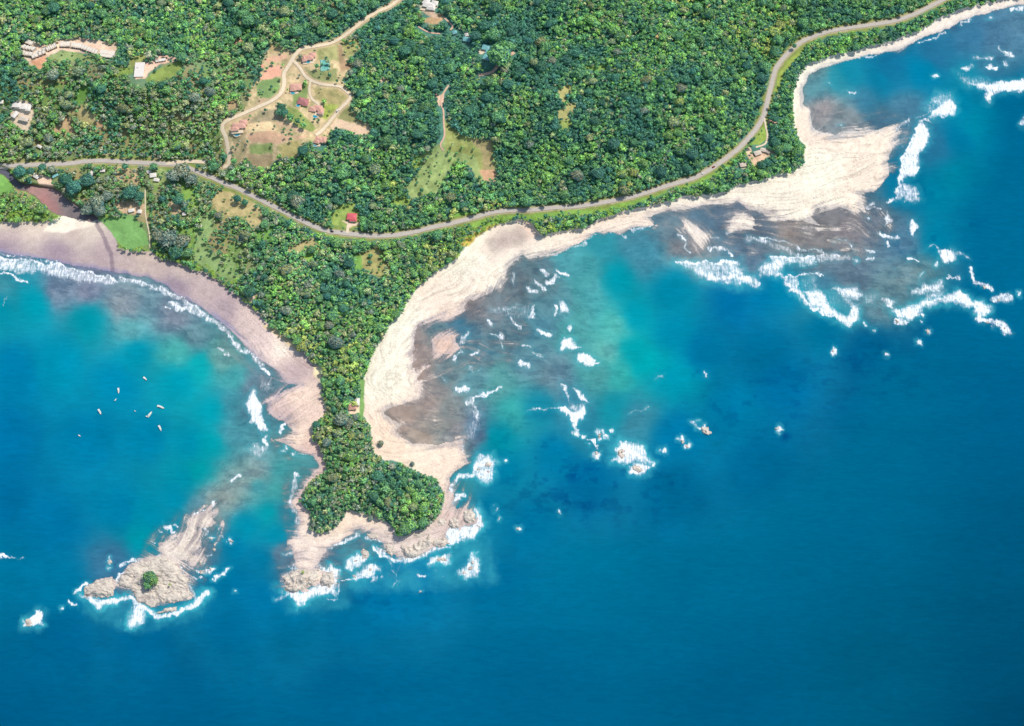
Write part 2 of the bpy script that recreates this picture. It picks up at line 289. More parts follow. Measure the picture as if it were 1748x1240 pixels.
# (outline, colour, tree density inside, feather, speckle)
CLEAR = [
 (t2([(60,830),(130,790),(240,700),(270,560),(330,520),(330,420),(400,290),(560,350),(700,310),(840,280),(960,250),(990,320),(900,400),(940,460),(870,540),(930,630),(920,720),(1000,800),(1075,830),(1040,890),(960,895),(860,850),(800,860),(760,930),(620,950),(570,1040),(480,1040),(420,1060),(380,1110),(290,1105),(240,1050),(160,1080),(130,1000),(120,900)]), (206,186,150), .22, 3, .35),
 (t2([(240,740),(340,660),(400,660),(330,720),(200,790)]), (206,170,150), 0, 2, .2),
 (t2([(300,560),(340,530),(450,520),(465,600),(400,650),(310,640)]), (134,164,108), .14, 2, .2),
 (t2([(320,530),(380,450),(460,430),(478,500),(400,522)]), (234,178,156), 0, 1, .1),
 (t2([(352,400),(400,372),(505,366),(505,392),(430,412),(360,415)]), (230,186,160), 0, 2, .15),
 (t2([(330,420),(360,430),(350,450),(330,440)]), (226,170,150), 0, 1, .1),
 (t2([(790,830),(835,785),(900,805),(1000,838),(1045,855),(1030,885),(960,893),(870,850),(800,858)]), (240,202,176), 0, 1, .1),
 (t2([(840,780),(900,690),(930,720),(950,760),(1000,810),(900,800)]), (150,150,106), 0, 2, .2),
 (t2([(250,820),(400,808),(420,862),(260,868)]), (232,206,166), 0, 1.5, .2),
 (t2([(430,810),(480,810),(600,850),(690,900),(480,850)]), (214,184,156), 0, 1.5, .2),
 (t2([(240,890),(400,865),(500,900),(640,900),(640,912),(540,916),(440,950),(260,935)]), (208,172,146), 0, 2, .2),
 (t2([(250,960),(400,950),(410,1010),(260,1020)]), (150,168,108), 0, 3, .2),
 (t2([(240,1020),(400,1030),(415,1080),(380,1108),(300,1108),(240,1060)]), (172,154,124), 0, 2, .2),
 (t2([(440,960),(590,930),(590,1010),(540,1045),(480,1040)]), (186,176,122), .05, 2, .25),
 (t2([(140,900),(230,880),(230,1040),(170,1080)]), (176,160,128), .1, 3, .3),
 (t2([(330,740),(470,700),(480,800),(260,810)]), (166,154,128), .02, 3, .25),
 (t2([(500,700),(570,720),(700,850),(660,880),(560,830),(500,760)]), (142,158,96), .02, 2, .25),
 (t2([(540,560),(640,560),(630,720),(540,700)]), (128,150,96), .3, 3, .2),
 (t2([(820,300),(860,310),(880,400),(940,450),(870,475),(845,420)]), (178,150,122), 0, 2, .2),
 (t2([(640,470),(830,460),(840,540),(740,545),(660,520)]), (146,152,106), .08, 3, .3),
 (t2([(700,320),(830,300),(840,400),(710,400)]), (168,168,118), .05, 3, .3),
 (t2([(860,280),(970,250),(985,310),(920,380),(880,340)]), (176,174,120), .2, 3, .3),
 (t2([(680,580),(860,590),(920,640),(850,700),(760,690),(690,640)]), (178,166,120), .06, 3, .3),
 (t2([(740,690),(850,700),(760,800),(720,760)]), (164,180,92), .05, 3, .3),
 (t2([(390,290),(440,310),(430,350),(380,330)]), (200,176,136), 0, 3, .3),
 (t2([(100,680),(170,660),(180,720),(120,730)]), (168,158,116), .1, 3, .3),
 (t1([(140,300),(190,258),(250,290),(330,295),(400,265),(500,250),(640,260),(740,285),(785,280),(770,330),(765,370),(720,395),(640,365),(560,350),(480,345),(400,335),(330,360),(300,420),(265,460),(200,430),(140,370)]), (232,204,184), 0, 1.2, .2),
 (t1([(200,410),(300,370),(300,420),(265,460)]), (232,172,142), 0, 1.2, .2),
 (t1([(300,430),(330,365),(410,340),(560,360),(640,390),(700,420),(560,420),(440,410)]), (146,166,112), .14, 2, .2),
 (t1([(890,435),(1000,408),(1060,355),(1160,380),(1240,385),(1150,400),(1050,430),(985,480),(960,520),(900,530)]), (236,196,178), 0, 1.2, .15),
 (t1([(1190,385),(1160,350),(1140,345),(1190,395)]), (226,200,180), 0, 1.2, .15),
 (t1([(960,530),(1000,490),(1100,430),(1200,400),(1205,450),(1150,510),(1060,555),(980,550)]), (138,158,88), .03, 2, .25),
 (t1([(850,400),(950,350),(1000,390),(900,430),(850,440)]), (160,166,106), .05, 2, .25),
 (t1([(680,540),(800,450),(880,440),(890,480),(760,520)]), (134,158,86), .15, 3, .25),
 (t1([(75,700),(140,658),(215,680),(220,760),(200,870),(160,870),(100,830),(70,780)]), (222,204,184), 0, 1.5, .2),
 (t1([(450,740),(540,690),(590,740),(640,760),(620,830),(560,820),(480,780)]), (178,168,124), .1, 3, .3),
 (t1([(340,860),(430,770),(480,790),(500,880),(400,905)]), (196,168,136), .12, 3, .3),
 (t1([(630,810),(670,800),(690,860),(640,880)]), (206,172,134), .1, 3, .3),
 (t1([(490,690),(510,590),(590,560),(600,600),(550,690)]), (112,158,80), .05, 3, .2),
 (t1([(545,1040),(600,1030),(720,1020),(760,1050),(900,1045),(1040,1040),(1100,1060),(1100,1075),(700,1070),(560,1068)]), (216,192,172), 0, 1.5, .2),
 (t1([(0,1060),(250,1055),(440,1070),(0,1090)]), (170,164,116), 0, 2, .2),
 (t1([(1490,680),(1560,660),(1580,720),(1520,730)]), (186,162,130), 0, 2, .2),
 (t1([(1520,290),(1590,250),(1620,270),(1560,300)]), (214,180,148), 0, 2, .2),
 (t3([(-60,180),(0,190),(60,225),(115,300),(70,350),(0,345),(-60,345)]), (122,172,92), .02, 2, .2),
 (t3([(225,215),(330,240),(350,310),(270,320),(230,260)]), (232,204,184), 0, 1.2, .15),
 (t3([(120,270),(230,290),(320,310),(180,318),(130,300)]), (146,164,108), .1, 2, .2),
 (t3([(640,515),(860,498),(900,520),(960,600),(985,690),(870,722),(800,692),(740,620),(690,560)]), (124,172,104), 0, 1.2, .15),
 (t3([(420,490),(540,500),(640,520),(620,560),(430,610),(290,600),(330,545)]), (238,226,214), 0, 3, .1),
 (t3([(760,400),(860,400),(960,420),(960,500),(820,490),(770,450)]), (206,180,150), .15, 2, .3),
 (t3([(760,160),(920,170),(930,280),(870,300),(770,260)]), (198,176,142), .35, 2, .3),
 (t3([(990,180),(1160,180),(1200,250),(1080,300),(990,290)]), (150,168,112), .25, 2, .3),
 (t3([(1110,420),(1160,390),(1220,480),(1140,500)]), (204,182,150), .15, 2, .3),
 (t3([(1370,470),(1420,500),(1400,600),(1340,700),(1420,760),(1520,780),(1610,900),(1540,950),(1440,890),(1290,800),(1270,640)]), (144,172,116), .2, 3, .2),
 (t3([(1150,560),(1290,560),(1290,760),(1200,700)]), (130,166,90), .35, 3, .2),
 (t3([(1200,290),(1280,290),(1320,440),(1230,450)]), (132,170,88), .3, 3, .2),
 (t4([(-60,240),(20,255),(110,320),(180,400),(190,470),(120,500),(60,430),(-40,420),(-120,390),(-160,300)]), (186,172,128), .12, 3, .3),
 (t4([(130,520),(260,480),(240,580),(150,600)]), (120,170,90), .3, 3, .3),
 (t4([(350,640),(450,590),(520,560),(560,610),(440,660),(360,670)]), (180,170,126), .12, 3, .3),
 (t4([(440,690),(540,640),(520,720),(450,720)]), (142,178,92), .05, 3, .2),
 (t4([(640,480),(650,400),(700,345),(790,330),(820,400),(850,470),(830,500),(740,510)]), (150,172,96), .05, 2, .25),
 (t4([(712,455),(800,470),(830,465),(830,480),(770,490),(765,530),(745,530),(745,480)]), (232,208,190), 0, 1, .1),
 (t4([(790,790),(800,680),(900,630),(1000,630),(990,720),(1060,770),(960,830),(880,790)]), (168,164,112), .14, 2, .3),
 (t4([(790,680),(840,680),(850,790),(790,790)]), (118,162,84), .02, 2, .2),
 (t4([(1270,10),(1340,0),(1400,120),(1360,190),(1280,280),(1180,290),(1150,250),(1200,190),(1250,100)]), (160,180,106), .1, 2, .2),
 (t4([(1160,230),(1230,200),(1270,230),(1240,290),(1180,295)]), (184,162,122), 0, 3, .2),
 (t4([(1030,340),(1080,280),(1170,300),(1160,350),(1080,360)]), (150,178,94), .1, 3, .3),
 (t4([(1180,30),(1270,20),(1230,110),(1180,120)]), (150,178,94), .4, 3, .3),
 (t4([(1420,420),(1500,400),(1600,390),(1705,365),(1705,385),(1560,420),(1430,460)]), (120,170,84), .05, 2, .2),
 ([(722,262),(760,240),(762,205),(800,236),(842,245),(850,300),(820,314),(790,274),(764,296),(745,330),(700,338),(694,318),(715,290)], (158,178,118), .16, 4, .3),
 ([(757,205),(790,232),(835,240),(840,258),(844,300),(825,300),(812,270),(790,262),(762,258)], (160,168,104), .1, 2, .3),
 ([(820,292),(846,286),(846,308),(826,308)], (214,172,142), 0, 2, .2),
 ([(803,237),(839,240),(843,290),(826,290),(822,260)], (172,158,118), 0, 3, .25),
 (t5([(590,590),(680,555),(690,580),(640,640),(650,680),(710,690),(715,730),(650,760),(690,790),(640,800),(590,790),(600,730),(650,700),(600,650)]), (182,178,122), .05, 2, .2),
 (t5([(600,800),(690,800),(650,880),(610,850)]), (150,170,98), .2, 3, .2),
 (t5([(1230,230),(1270,240),(1260,280),(1235,270)]), (206,176,130), 0, 2, .2),
 (t5([(760,440),(900,430),(980,450),(900,470),(780,465)]), (140,176,96), .2, 2, .2),
 ([(724,36),(741,26),(757,22),(756,34),(748,42),(730,42)], (196,166,130), 0, 2, .2),
 ([(718,18),(740,18),(748,32),(736,30)], (206,180,160), 0, 2, .2),
 ([(742,158),(752,164),(758,160),(757,176),(750,182),(746,170)], (238,200,178), 0, 1.5, .1),
 ([(646,140),(664,128),(668,131),(650,143)], (232,200,176), 0, 1, .1),
 ([(568,5),(574,14),(588,24),(578,22),(566,12)], (196,172,128), 0, 2, .2),
 (t6([(235,690),(290,685),(285,720),(240,710)]), (226,182,160), .1, 1.5, .2),
 (t6([(100,860),(130,830),(160,900),(230,850),(300,870),(230,900),(200,940),(150,950)]), (230,196,172), .18, 1.5, .2),
 (t6([(190,720),(235,700),(235,790),(190,830),(140,830)]), (156,182,92), .15, 2, .2),
 (t6([(80,935),(110,930),(105,970),(80,965)]), (226,212,190), 0, 1.5, .2),
 (t6([(380,290),(450,240),(480,245),(440,290),(330,420),(300,530),(270,530),(300,400)]), (156,176,88), .03, 2, .2),
 (t6([(640,180),(800,160),(860,165),(800,178),(660,195)]), (140,166,86), .03, 2, .2),
 ([(594,688),(612,684),(612,706),(596,706)], (226,200,178), 0, 1.5, .2),
 ([(612,640),(622,650),(620,712),(612,712),(614,670)], (120,160,96), .05, 1.5, .2),
 ([(450,552),(470,562),(500,583),(516,600),(512,604),(480,580),(452,560)], (222,200,168), .25, 1.5, .2),
 ([(536,622),(548,624),(552,640),(544,650),(534,640)], (232,212,180), .45, 1.5, .2),
 ([(408,508),(430,518),(440,505),(434,498),(420,512)], (236,214,196), .2, 1.5, .2),
 ([(880,368),(1010,352),(1080,338),(1140,320),(1140,330),(1080,350),(1010,366),(912,376)], (132,172,84), .25, 2, .2),
 ([(800,378),(880,366),(880,374),(812,392)], (132,172,84), .3, 2, .2),
 ([(1150,318),(1230,285),(1250,270),(1250,282),(1215,304),(1160,326)], (132,172,84), .3, 2, .2),
 ([(812,404),(836,390),(852,384),(840,384),(800,400),(780,425),(800,420)], (200,180,96), .5, 2, .2),
]
dens0 = np.ones(CGP.shape)
spk = fbm(CP, CQ, 11, 6, 4)
for pts, c, dn, fe, sp in CLEAR:
    P = np.array(pts); x0, y0 = P.min(0) - 12; x1, y1 = P.max(0) + 12
    ja, jb = np.searchsorted(PA, [x0, x1]); ia, ib = np.searchsorted(QA, [y0, y1])
    if jb - ja < 2 or ib - ia < 2: continue
    sl = (slice(ia, ib), slice(ja, jb))
    a, b = warp(CP[sl], CQ[sl], 3.2, 14, 5)
    s = sdf_at(a, b, pts)
    m = sstep(-fe, fe * .6, s)[..., None]
    tone = 1.3 * (1 + sp * 2.2 * (spk[sl] - .5))[..., None] * (1 + sp * .6 * (vnoise(CP[sl], CQ[sl], 4, 3) - .5))[..., None]
    col[sl] = col[sl] * (1 - m) + alb(c) * tone * m
    if sp >= .2:
        gm = (sstep(.52, .66, fbm(CP[sl], CQ[sl], 8, 1, 3))[..., None] * m * sp)
        col[sl] = col[sl] * (1 - gm) + alb((92,128,74)) * gm
    ja, jb = np.searchsorted(cpa, [x0, x1]); ia, ib = np.searchsorted(cqa, [y0, y1])
    sl = (slice(ia, ib), slice(ja, jb))
    s = sdf_at(CGP[sl], CGQ[sl], pts)
    dens0[sl] = np.where(s > 1.0, np.minimum(dens0[sl], 1) * 0 + dn, dens0[sl])
wzc = sstep(500, 380, CGP) * sstep(60, 150, CGQ) * (sL0 > 0) * sstep(.57, .64, fbm(CGP, CGQ, 42, 3, 4))
dens0 = np.where((dens0 > .9) & (wzc > .5), .5, dens0)
dens0 = np.where(dR0 < 6.8, 0, dens0); dens0 = np.where(dT0 < 6, 0, dens0); dens0 = np.where(dT1 < 6, 0, dens0)
dens0 = np.where(sR0 > -1.5, 0, dens0)
# road verges
v = 1 - sstep(7, 12, dR + 12 * (fbm(CP, CQ, 30, 2) - .45)); v = (v * veg)[..., None]
col = col * (1 - v) + alb((148,166,92)) * (0.75 + .5 * spk)[..., None] * v
v = 1 - sstep(4.2, 6.2, dR + 2 * (vnoise(CP, CQ, 7, 2) - .5)); v = (v * veg)[..., None] * .8
col = col * (1 - v) + alb((206,190,168)) * v
dTa = bil(dT0, CP, CQ); v = ((1 - sstep(4.0, 6.5, dTa + 3 * (spk - .5))) * veg)[..., None]
col = col * (1 - v) + alb((214,194,158)) * v
rv = sstep(-3, 0, sR)[..., None]
col = col * (1 - rv) + alb((120,104,104)) * rv
col = np.clip(col, 0.004, 0.86)

# ------------------------------------------------------------------ mesh helpers
def new_mesh(name, verts, faces, smooth=False):
    me = D.meshes.new(name)
    verts = np.asarray(verts, np.float32); faces = np.asarray(faces, np.int32)
    n, k = faces.shape
    me.vertices.add(len(verts)); me.vertices.foreach_set('co', verts.ravel())
    me.loops.add(n * k); me.loops.foreach_set('vertex_index', faces.ravel())
    me.polygons.add(n); me.polygons.foreach_set('loop_start', np.arange(n, dtype=np.int32) * k)
    me.update(calc_edges=True)
    me.polygons.foreach_set('use_smooth', np.full(n, smooth))
    return me
def add_col(me, name, rgb):
    a = me.attributes.new(name, 'FLOAT_COLOR', 'POINT')
    rgb = np.asarray(rgb, np.float32)
    a.data.foreach_set('color', np.concatenate([rgb, np.ones((len(rgb), 1), np.float32)], 1).ravel())
def add_f(me, name, v):
    a = me.attributes.new(name, 'FLOAT', 'POINT'); a.data.foreach_set('value', np.asarray(v, np.float32).ravel())
def link(name, me, mat=None, parent=None, loc=None):
    o = D.objects.new(name, me); C.objects.link(o)
    if mat is not None:
        me.materials.clear(); me.materials.append(mat)
    if parent is not None: o.parent = parent
    if loc is not None: o.location = loc
    return o
def tag(o, label=None, cat=None, group=None, kind=None):
    if label: o['label'] = label
    if cat: o['category'] = cat
    if group: o['group'] = group
    if kind: o['kind'] = kind
    return o
def thing(name, loc, rz=0, label=None, cat=None, group=None):
    o = D.objects.new(name, None); C.objects.link(o); o.empty_display_size = 1
    o.location = loc; o.rotation_euler = (0, 0, rz); tag(o, label, cat, group); return o
def grid_faces(keep, idx):
    q = keep[:-1, :-1] & keep[1:, :-1] & keep[:-1, 1:] & keep[1:, 1:]
    a = idx[:-1, :-1][q]; b = idx[1:, :-1][q]; c = idx[1:, 1:][q]; d = idx[:-1, 1:][q]
    return np.stack([a, b, c, d], 1)
def sub_grid(name, X, Y, Z, keep, attrs, smooth=True):
    used = np.zeros(keep.shape, bool)
    q = keep[:-1, :-1] & keep[1:, :-1] & keep[:-1, 1:] & keep[1:, 1:]
    used[:-1, :-1] |= q; used[1:, :-1] |= q; used[:-1, 1:] |= q; used[1:, 1:] |= q
    idx = np.cumsum(used.ravel()).reshape(used.shape) - 1
    V = np.stack([X[used], Y[used], Z[used]], 1)
    me = new_mesh(name, V, grid_faces(keep, idx), smooth)
    for n, A in attrs.items():
        (add_col if A.ndim == 3 else add_f)(me, n, A[used])
    return me

# ------------------------------------------------------------------ materials
class NT:
    def __init__(s, name):
        s.m = D.materials.new(name); s.m.use_nodes = True; s.t = s.m.node_tree
        s.t.nodes.clear(); s.out = s.n('ShaderNodeOutputMaterial')
    def n(s, typ, **kw):
        x = s.t.nodes.new(typ)
        for k, v in kw.items(): setattr(x, k, v)
        return x
    def l(s, a, b): s.t.links.new(a, b)
    def attr(s, name): return s.n('ShaderNodeAttribute', attribute_name=name)
    def math(s, op, a, b=None, clamp=False):
        x = s.n('ShaderNodeMath', operation=op, use_clamp=clamp)
        for i, v in enumerate((a, b)):
            if v is None: continue
            if isinstance(v, (int, float)): x.inputs[i].default_value = v
            else: s.l(v, x.inputs[i])
        return x.outputs[0]
    def ramp(s, v, a, b, c=0.0, d=1.0, smooth=True):
        x = s.n('ShaderNodeMapRange'); x.interpolation_type = 'SMOOTHSTEP' if smooth else 'LINEAR'
        s.l(v, x.inputs[0])
        for i, t in zip((1, 2, 3, 4), (a, b, c, d)): x.inputs[i].default_value = t
        return x.outputs[0]
    def noise(s, scale, detail=4, rough=.6, dist=0.0, vec=None):
        x = s.n('ShaderNodeTexNoise'); x.inputs['Scale'].default_value = scale; x.inputs['Detail'].default_value = detail
        x.inputs['Roughness'].default_value = rough; x.inputs['Distortion'].default_value = dist
        if vec is None:
            if not hasattr(s, 'pos'): s.pos = s.n('ShaderNodeNewGeometry').outputs['Position']
            vec = s.pos
        s.l(vec, x.inputs['Vector']); return x.outputs[0]
    def mix(s, f, a, b, blend='MIX'):
        x = s.n('ShaderNodeMix', data_type='RGBA', blend_type=blend)
        for i, v in ((0, f), (6, a), (7, b)):
            if isinstance(v, (int, float)): x.inputs[i].default_value = v
            elif isinstance(v, (tuple, list, np.ndarray)): x.inputs[i].default_value = (*[float(t) for t in v[:3]], 1)
            else: s.l(v, x.inputs[i])
        return x.outputs[2]
    def scale(s, colr, f):
        x = s.n('ShaderNodeVectorMath', operation='SCALE'); 
        if isinstance(colr, (tuple, list, np.ndarray)): x.inputs[0].default_value = [float(t) for t in colr[:3]]
        else: s.l(colr, x.inputs[0])
        if isinstance(f, (int, float)): x.inputs['Scale'].default_value = f
        else: s.l(f, x.inputs['Scale'])
        return x.outputs[0]
    def bsdf(s, colr, rough=.9, spec=.3, normal=None, **kw):
        x = s.n('ShaderNodeBsdfPrincipled')
        if isinstance(colr, (tuple, list, np.ndarray)): x.inputs['Base Color'].default_value = (*[float(t) for t in colr[:3]], 1)
        else: s.l(colr, x.inputs['Base Color'])
        if isinstance(rough, (int, float)): x.inputs['Roughness'].default_value = rough
        else: s.l(rough, x.inputs['Roughness'])
        x.inputs['Specular IOR Level'].default_value = spec
        if normal is not None: s.l(normal, x.inputs['Normal'])
        return x
    def bump(s, h, strength=.5, distance=1.0):
        x = s.n('ShaderNodeBump'); x.inputs['Strength'].default_value = strength; x.inputs['Distance'].default_value = distance
        s.l(h, x.inputs['Height']); return x.outputs[0]
    def done(s, sh): s.l(sh, s.out.inputs['Surface']); return s.m

def simple_mat(name, c, rough=.8, var=.18, scale=.8, spec=.3):
    t = NT(name); n = t.noise(scale, 4, .6); f = t.ramp(n, .3, .7, 1 - var, 1 + var)
    return t.done(t.bsdf(t.scale(alb(c), f), rough, spec).outputs[0])

t = NT('ground'); a = t.attr('Col').outputs['Color']
f = t.ramp(t.noise(.55, 5, .65), .3, .7, .86, 1.12); f2 = t.ramp(t.noise(.09, 4, .6), .3, .7, .93, 1.06)
M_GROUND = t.done(t.bsdf(t.scale(t.scale(a, f), f2), .92, .15, t.bump(t.noise(.8, 4, .7), .25, .6)).outputs[0])

t = NT('sea'); a = t.attr('Col').outputs['Color']; fo = t.attr('foam').outputs['Fac']; al = t.attr('cover').outputs['Fac']; ha = t.attr('halo').outputs['Fac']
n1 = t.noise(.16, 6, .72, .6); n2 = t.noise(.035, 4, .6, .3); fm = t.n('ShaderNodeMapping'); fm.inputs['Rotation'].default_value = (0, 0, math.radians(-20)); fm.inputs['Scale'].default_value = (1.5, .28, 1)
fg = t.n('ShaderNodeNewGeometry'); t.l(fg.outputs['Position'], fm.inputs['Vector'])
n3 = t.noise(.34, 4, .7, .3, fm.outputs[0])
nn = t.math('ADD', t.math('MULTIPLY', n1, .5), t.math('MULTIPLY', n3, .5))
x = t.math('ADD', t.math('MULTIPLY', fo, .94), t.math('MULTIPLY', t.math('SUBTRACT', nn, .5), 3.3))
x = t.math('ADD', x, t.math('MULTIPLY', t.math('SUBTRACT', n2, .5), .9))
core = t.ramp(x, .44, .86)
thin = t.math('MULTIPLY', t.ramp(x, .0, .8), t.ramp(fo, .05, .6, 0, .6))
mask = t.math('MULTIPLY', t.math('MAXIMUM', core, thin), t.ramp(fo, .04, .16))
wv = t.n('ShaderNodeMapping'); wv.inputs['Rotation'].default_value = (0, 0, math.radians(18)); wv.inputs['Scale'].default_value = (.35, 1.4, 1)
g_ = t.n('ShaderNodeNewGeometry'); t.l(g_.outputs['Position'], wv.inputs['Vector'])
rip = t.noise(.11, 6, .7, .4, wv.outputs[0]); sw = t.noise(.016, 3, .5, .3, wv.outputs[0])
base = t.scale(t.scale(a, t.math('MULTIPLY', t.ramp(rip, .25, .75, .95, 1.055), t.ramp(t.noise(.22, 4, .7, 0, wv.outputs[0]), .3, .7, .96, 1.04))), t.ramp(sw, .3, .7, .97, 1.03))
base = t.mix(t.math('MULTIPLY', ha, t.ramp(n2, .3, .65, .3, 1.0)), base, alb((70,190,210)))
fc = t.mix(t.ramp(n3, .3, .6), alb((225,238,244)), (.84, .85, .86))
wb = t.bsdf(base, .5, 0.0, t.bump(rip, .25, 1.2))
fb = t.bsdf(fc, .8, .1, t.bump(n1, .5, 1.0))
mx = t.n('ShaderNodeMixShader'); t.l(mask, mx.inputs[0]); t.l(wb.outputs[0], mx.inputs[1]); t.l(fb.outputs[0], mx.inputs[2])
tr = t.n('ShaderNodeBsdfTransparent'); mx2 = t.n('ShaderNodeMixShader')
t.l(t.math('MAXIMUM', al, mask), mx2.inputs[0]); t.l(tr.outputs[0], mx2.inputs[1]); t.l(mx.outputs[0], mx2.inputs[2])
M_SEA = t.done(mx2.outputs[0])

t = NT('river_water'); a = t.attr('Col').outputs['Color']
M_RIVER = t.done(t.bsdf(t.scale(a, t.ramp(t.noise(.12, 4), .3, .7, .9, 1.1)), .25, .3, t.bump(t.noise(.4, 3), .2, .3)).outputs[0])

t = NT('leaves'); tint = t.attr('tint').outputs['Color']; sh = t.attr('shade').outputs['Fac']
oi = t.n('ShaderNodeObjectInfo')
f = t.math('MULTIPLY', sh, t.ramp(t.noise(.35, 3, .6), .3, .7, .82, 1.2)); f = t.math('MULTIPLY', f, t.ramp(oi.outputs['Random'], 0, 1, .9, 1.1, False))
cc = t.mix(t.ramp(sh, .5, .95, .85, 0), t.scale(tint, f), alb((86,152,160)))  # teal at low shade paints hazy blue shadow into the crown interiors
df = t.bsdf(cc, .75, .18); tl = t.n('ShaderNodeBsdfTranslucent'); t.l(cc, tl.inputs[0])
mx = t.n('ShaderNodeMixShader'); mx.inputs[0].default_value = .22; t.l(df.outputs[0], mx.inputs[1]); t.l(tl.outputs[0], mx.inputs[2])
M_LEAF = t.done(mx.outputs[0])
M_BARK = simple_mat('bark', (150,135,118), .95)
M_ASPH = simple_mat('asphalt', (206,200,196), .9, .07, .3)
M_DIRT = simple_mat('packed_earth', (246,230,206), .95, .08, .3)
M_DIRTP = simple_mat('red_earth', (234,198,178), .95, .12, .3)
M_WHITE = simple_mat('white_render', (244,238,232), .8, .05)
M_CREAM = simple_mat('cream_render', (240,222,200), .8, .06)
M_TERRA = simple_mat('terracotta_tiles', (232,182,168), .85, .14, 1.2)
M_RED = simple_mat('red_sheet_roof', (232,112,124), .6, .1)
M_MAROON = simple_mat('dark_red_tiles', (192,132,134), .85, .2, 1.0)
M_AQUA = simple_mat('aqua_sheet_roof', (138,206,214), .6, .07)
M_GREYR = simple_mat('pale_grey_roof', (246,242,240), .8, .1)
M_CONC = simple_mat('bare_concrete', (232,218,206), .9, .1, .6)
M_DARK = simple_mat('dark_glass', (58,66,86), .3, .1)
M_POOL = simple_mat('pool_water', (52,170,200), .15, .06)
M_COURT = simple_mat('court_paint', (120,200,190), .8, .06)
M_PAVE = simple_mat('pale_paving', (242,226,206), .9, .06)
M_GEL = simple_mat('white_gelcoat', (250,250,250), .35, .02)
M_CARD = simple_mat('car_paint_dark', (60,62,72), .3, .05)
M_CARR = simple_mat('car_paint_red', (150,50,52), .3, .05)
M_CANV = simple_mat('boat_canopy', (224,236,240), .7, .05)
M_BLUE = simple_mat('boat_blue_trim', (60,120,170), .5, .05)

# ------------------------------------------------------------------ ground
X, Y, Z = W(GP, GQ, H)
keepG = H > -7.5
me = sub_grid('ground', X, Y, H, keepG, {'Col': col})
tag(link('ground', me, M_GROUND), kind='structure')

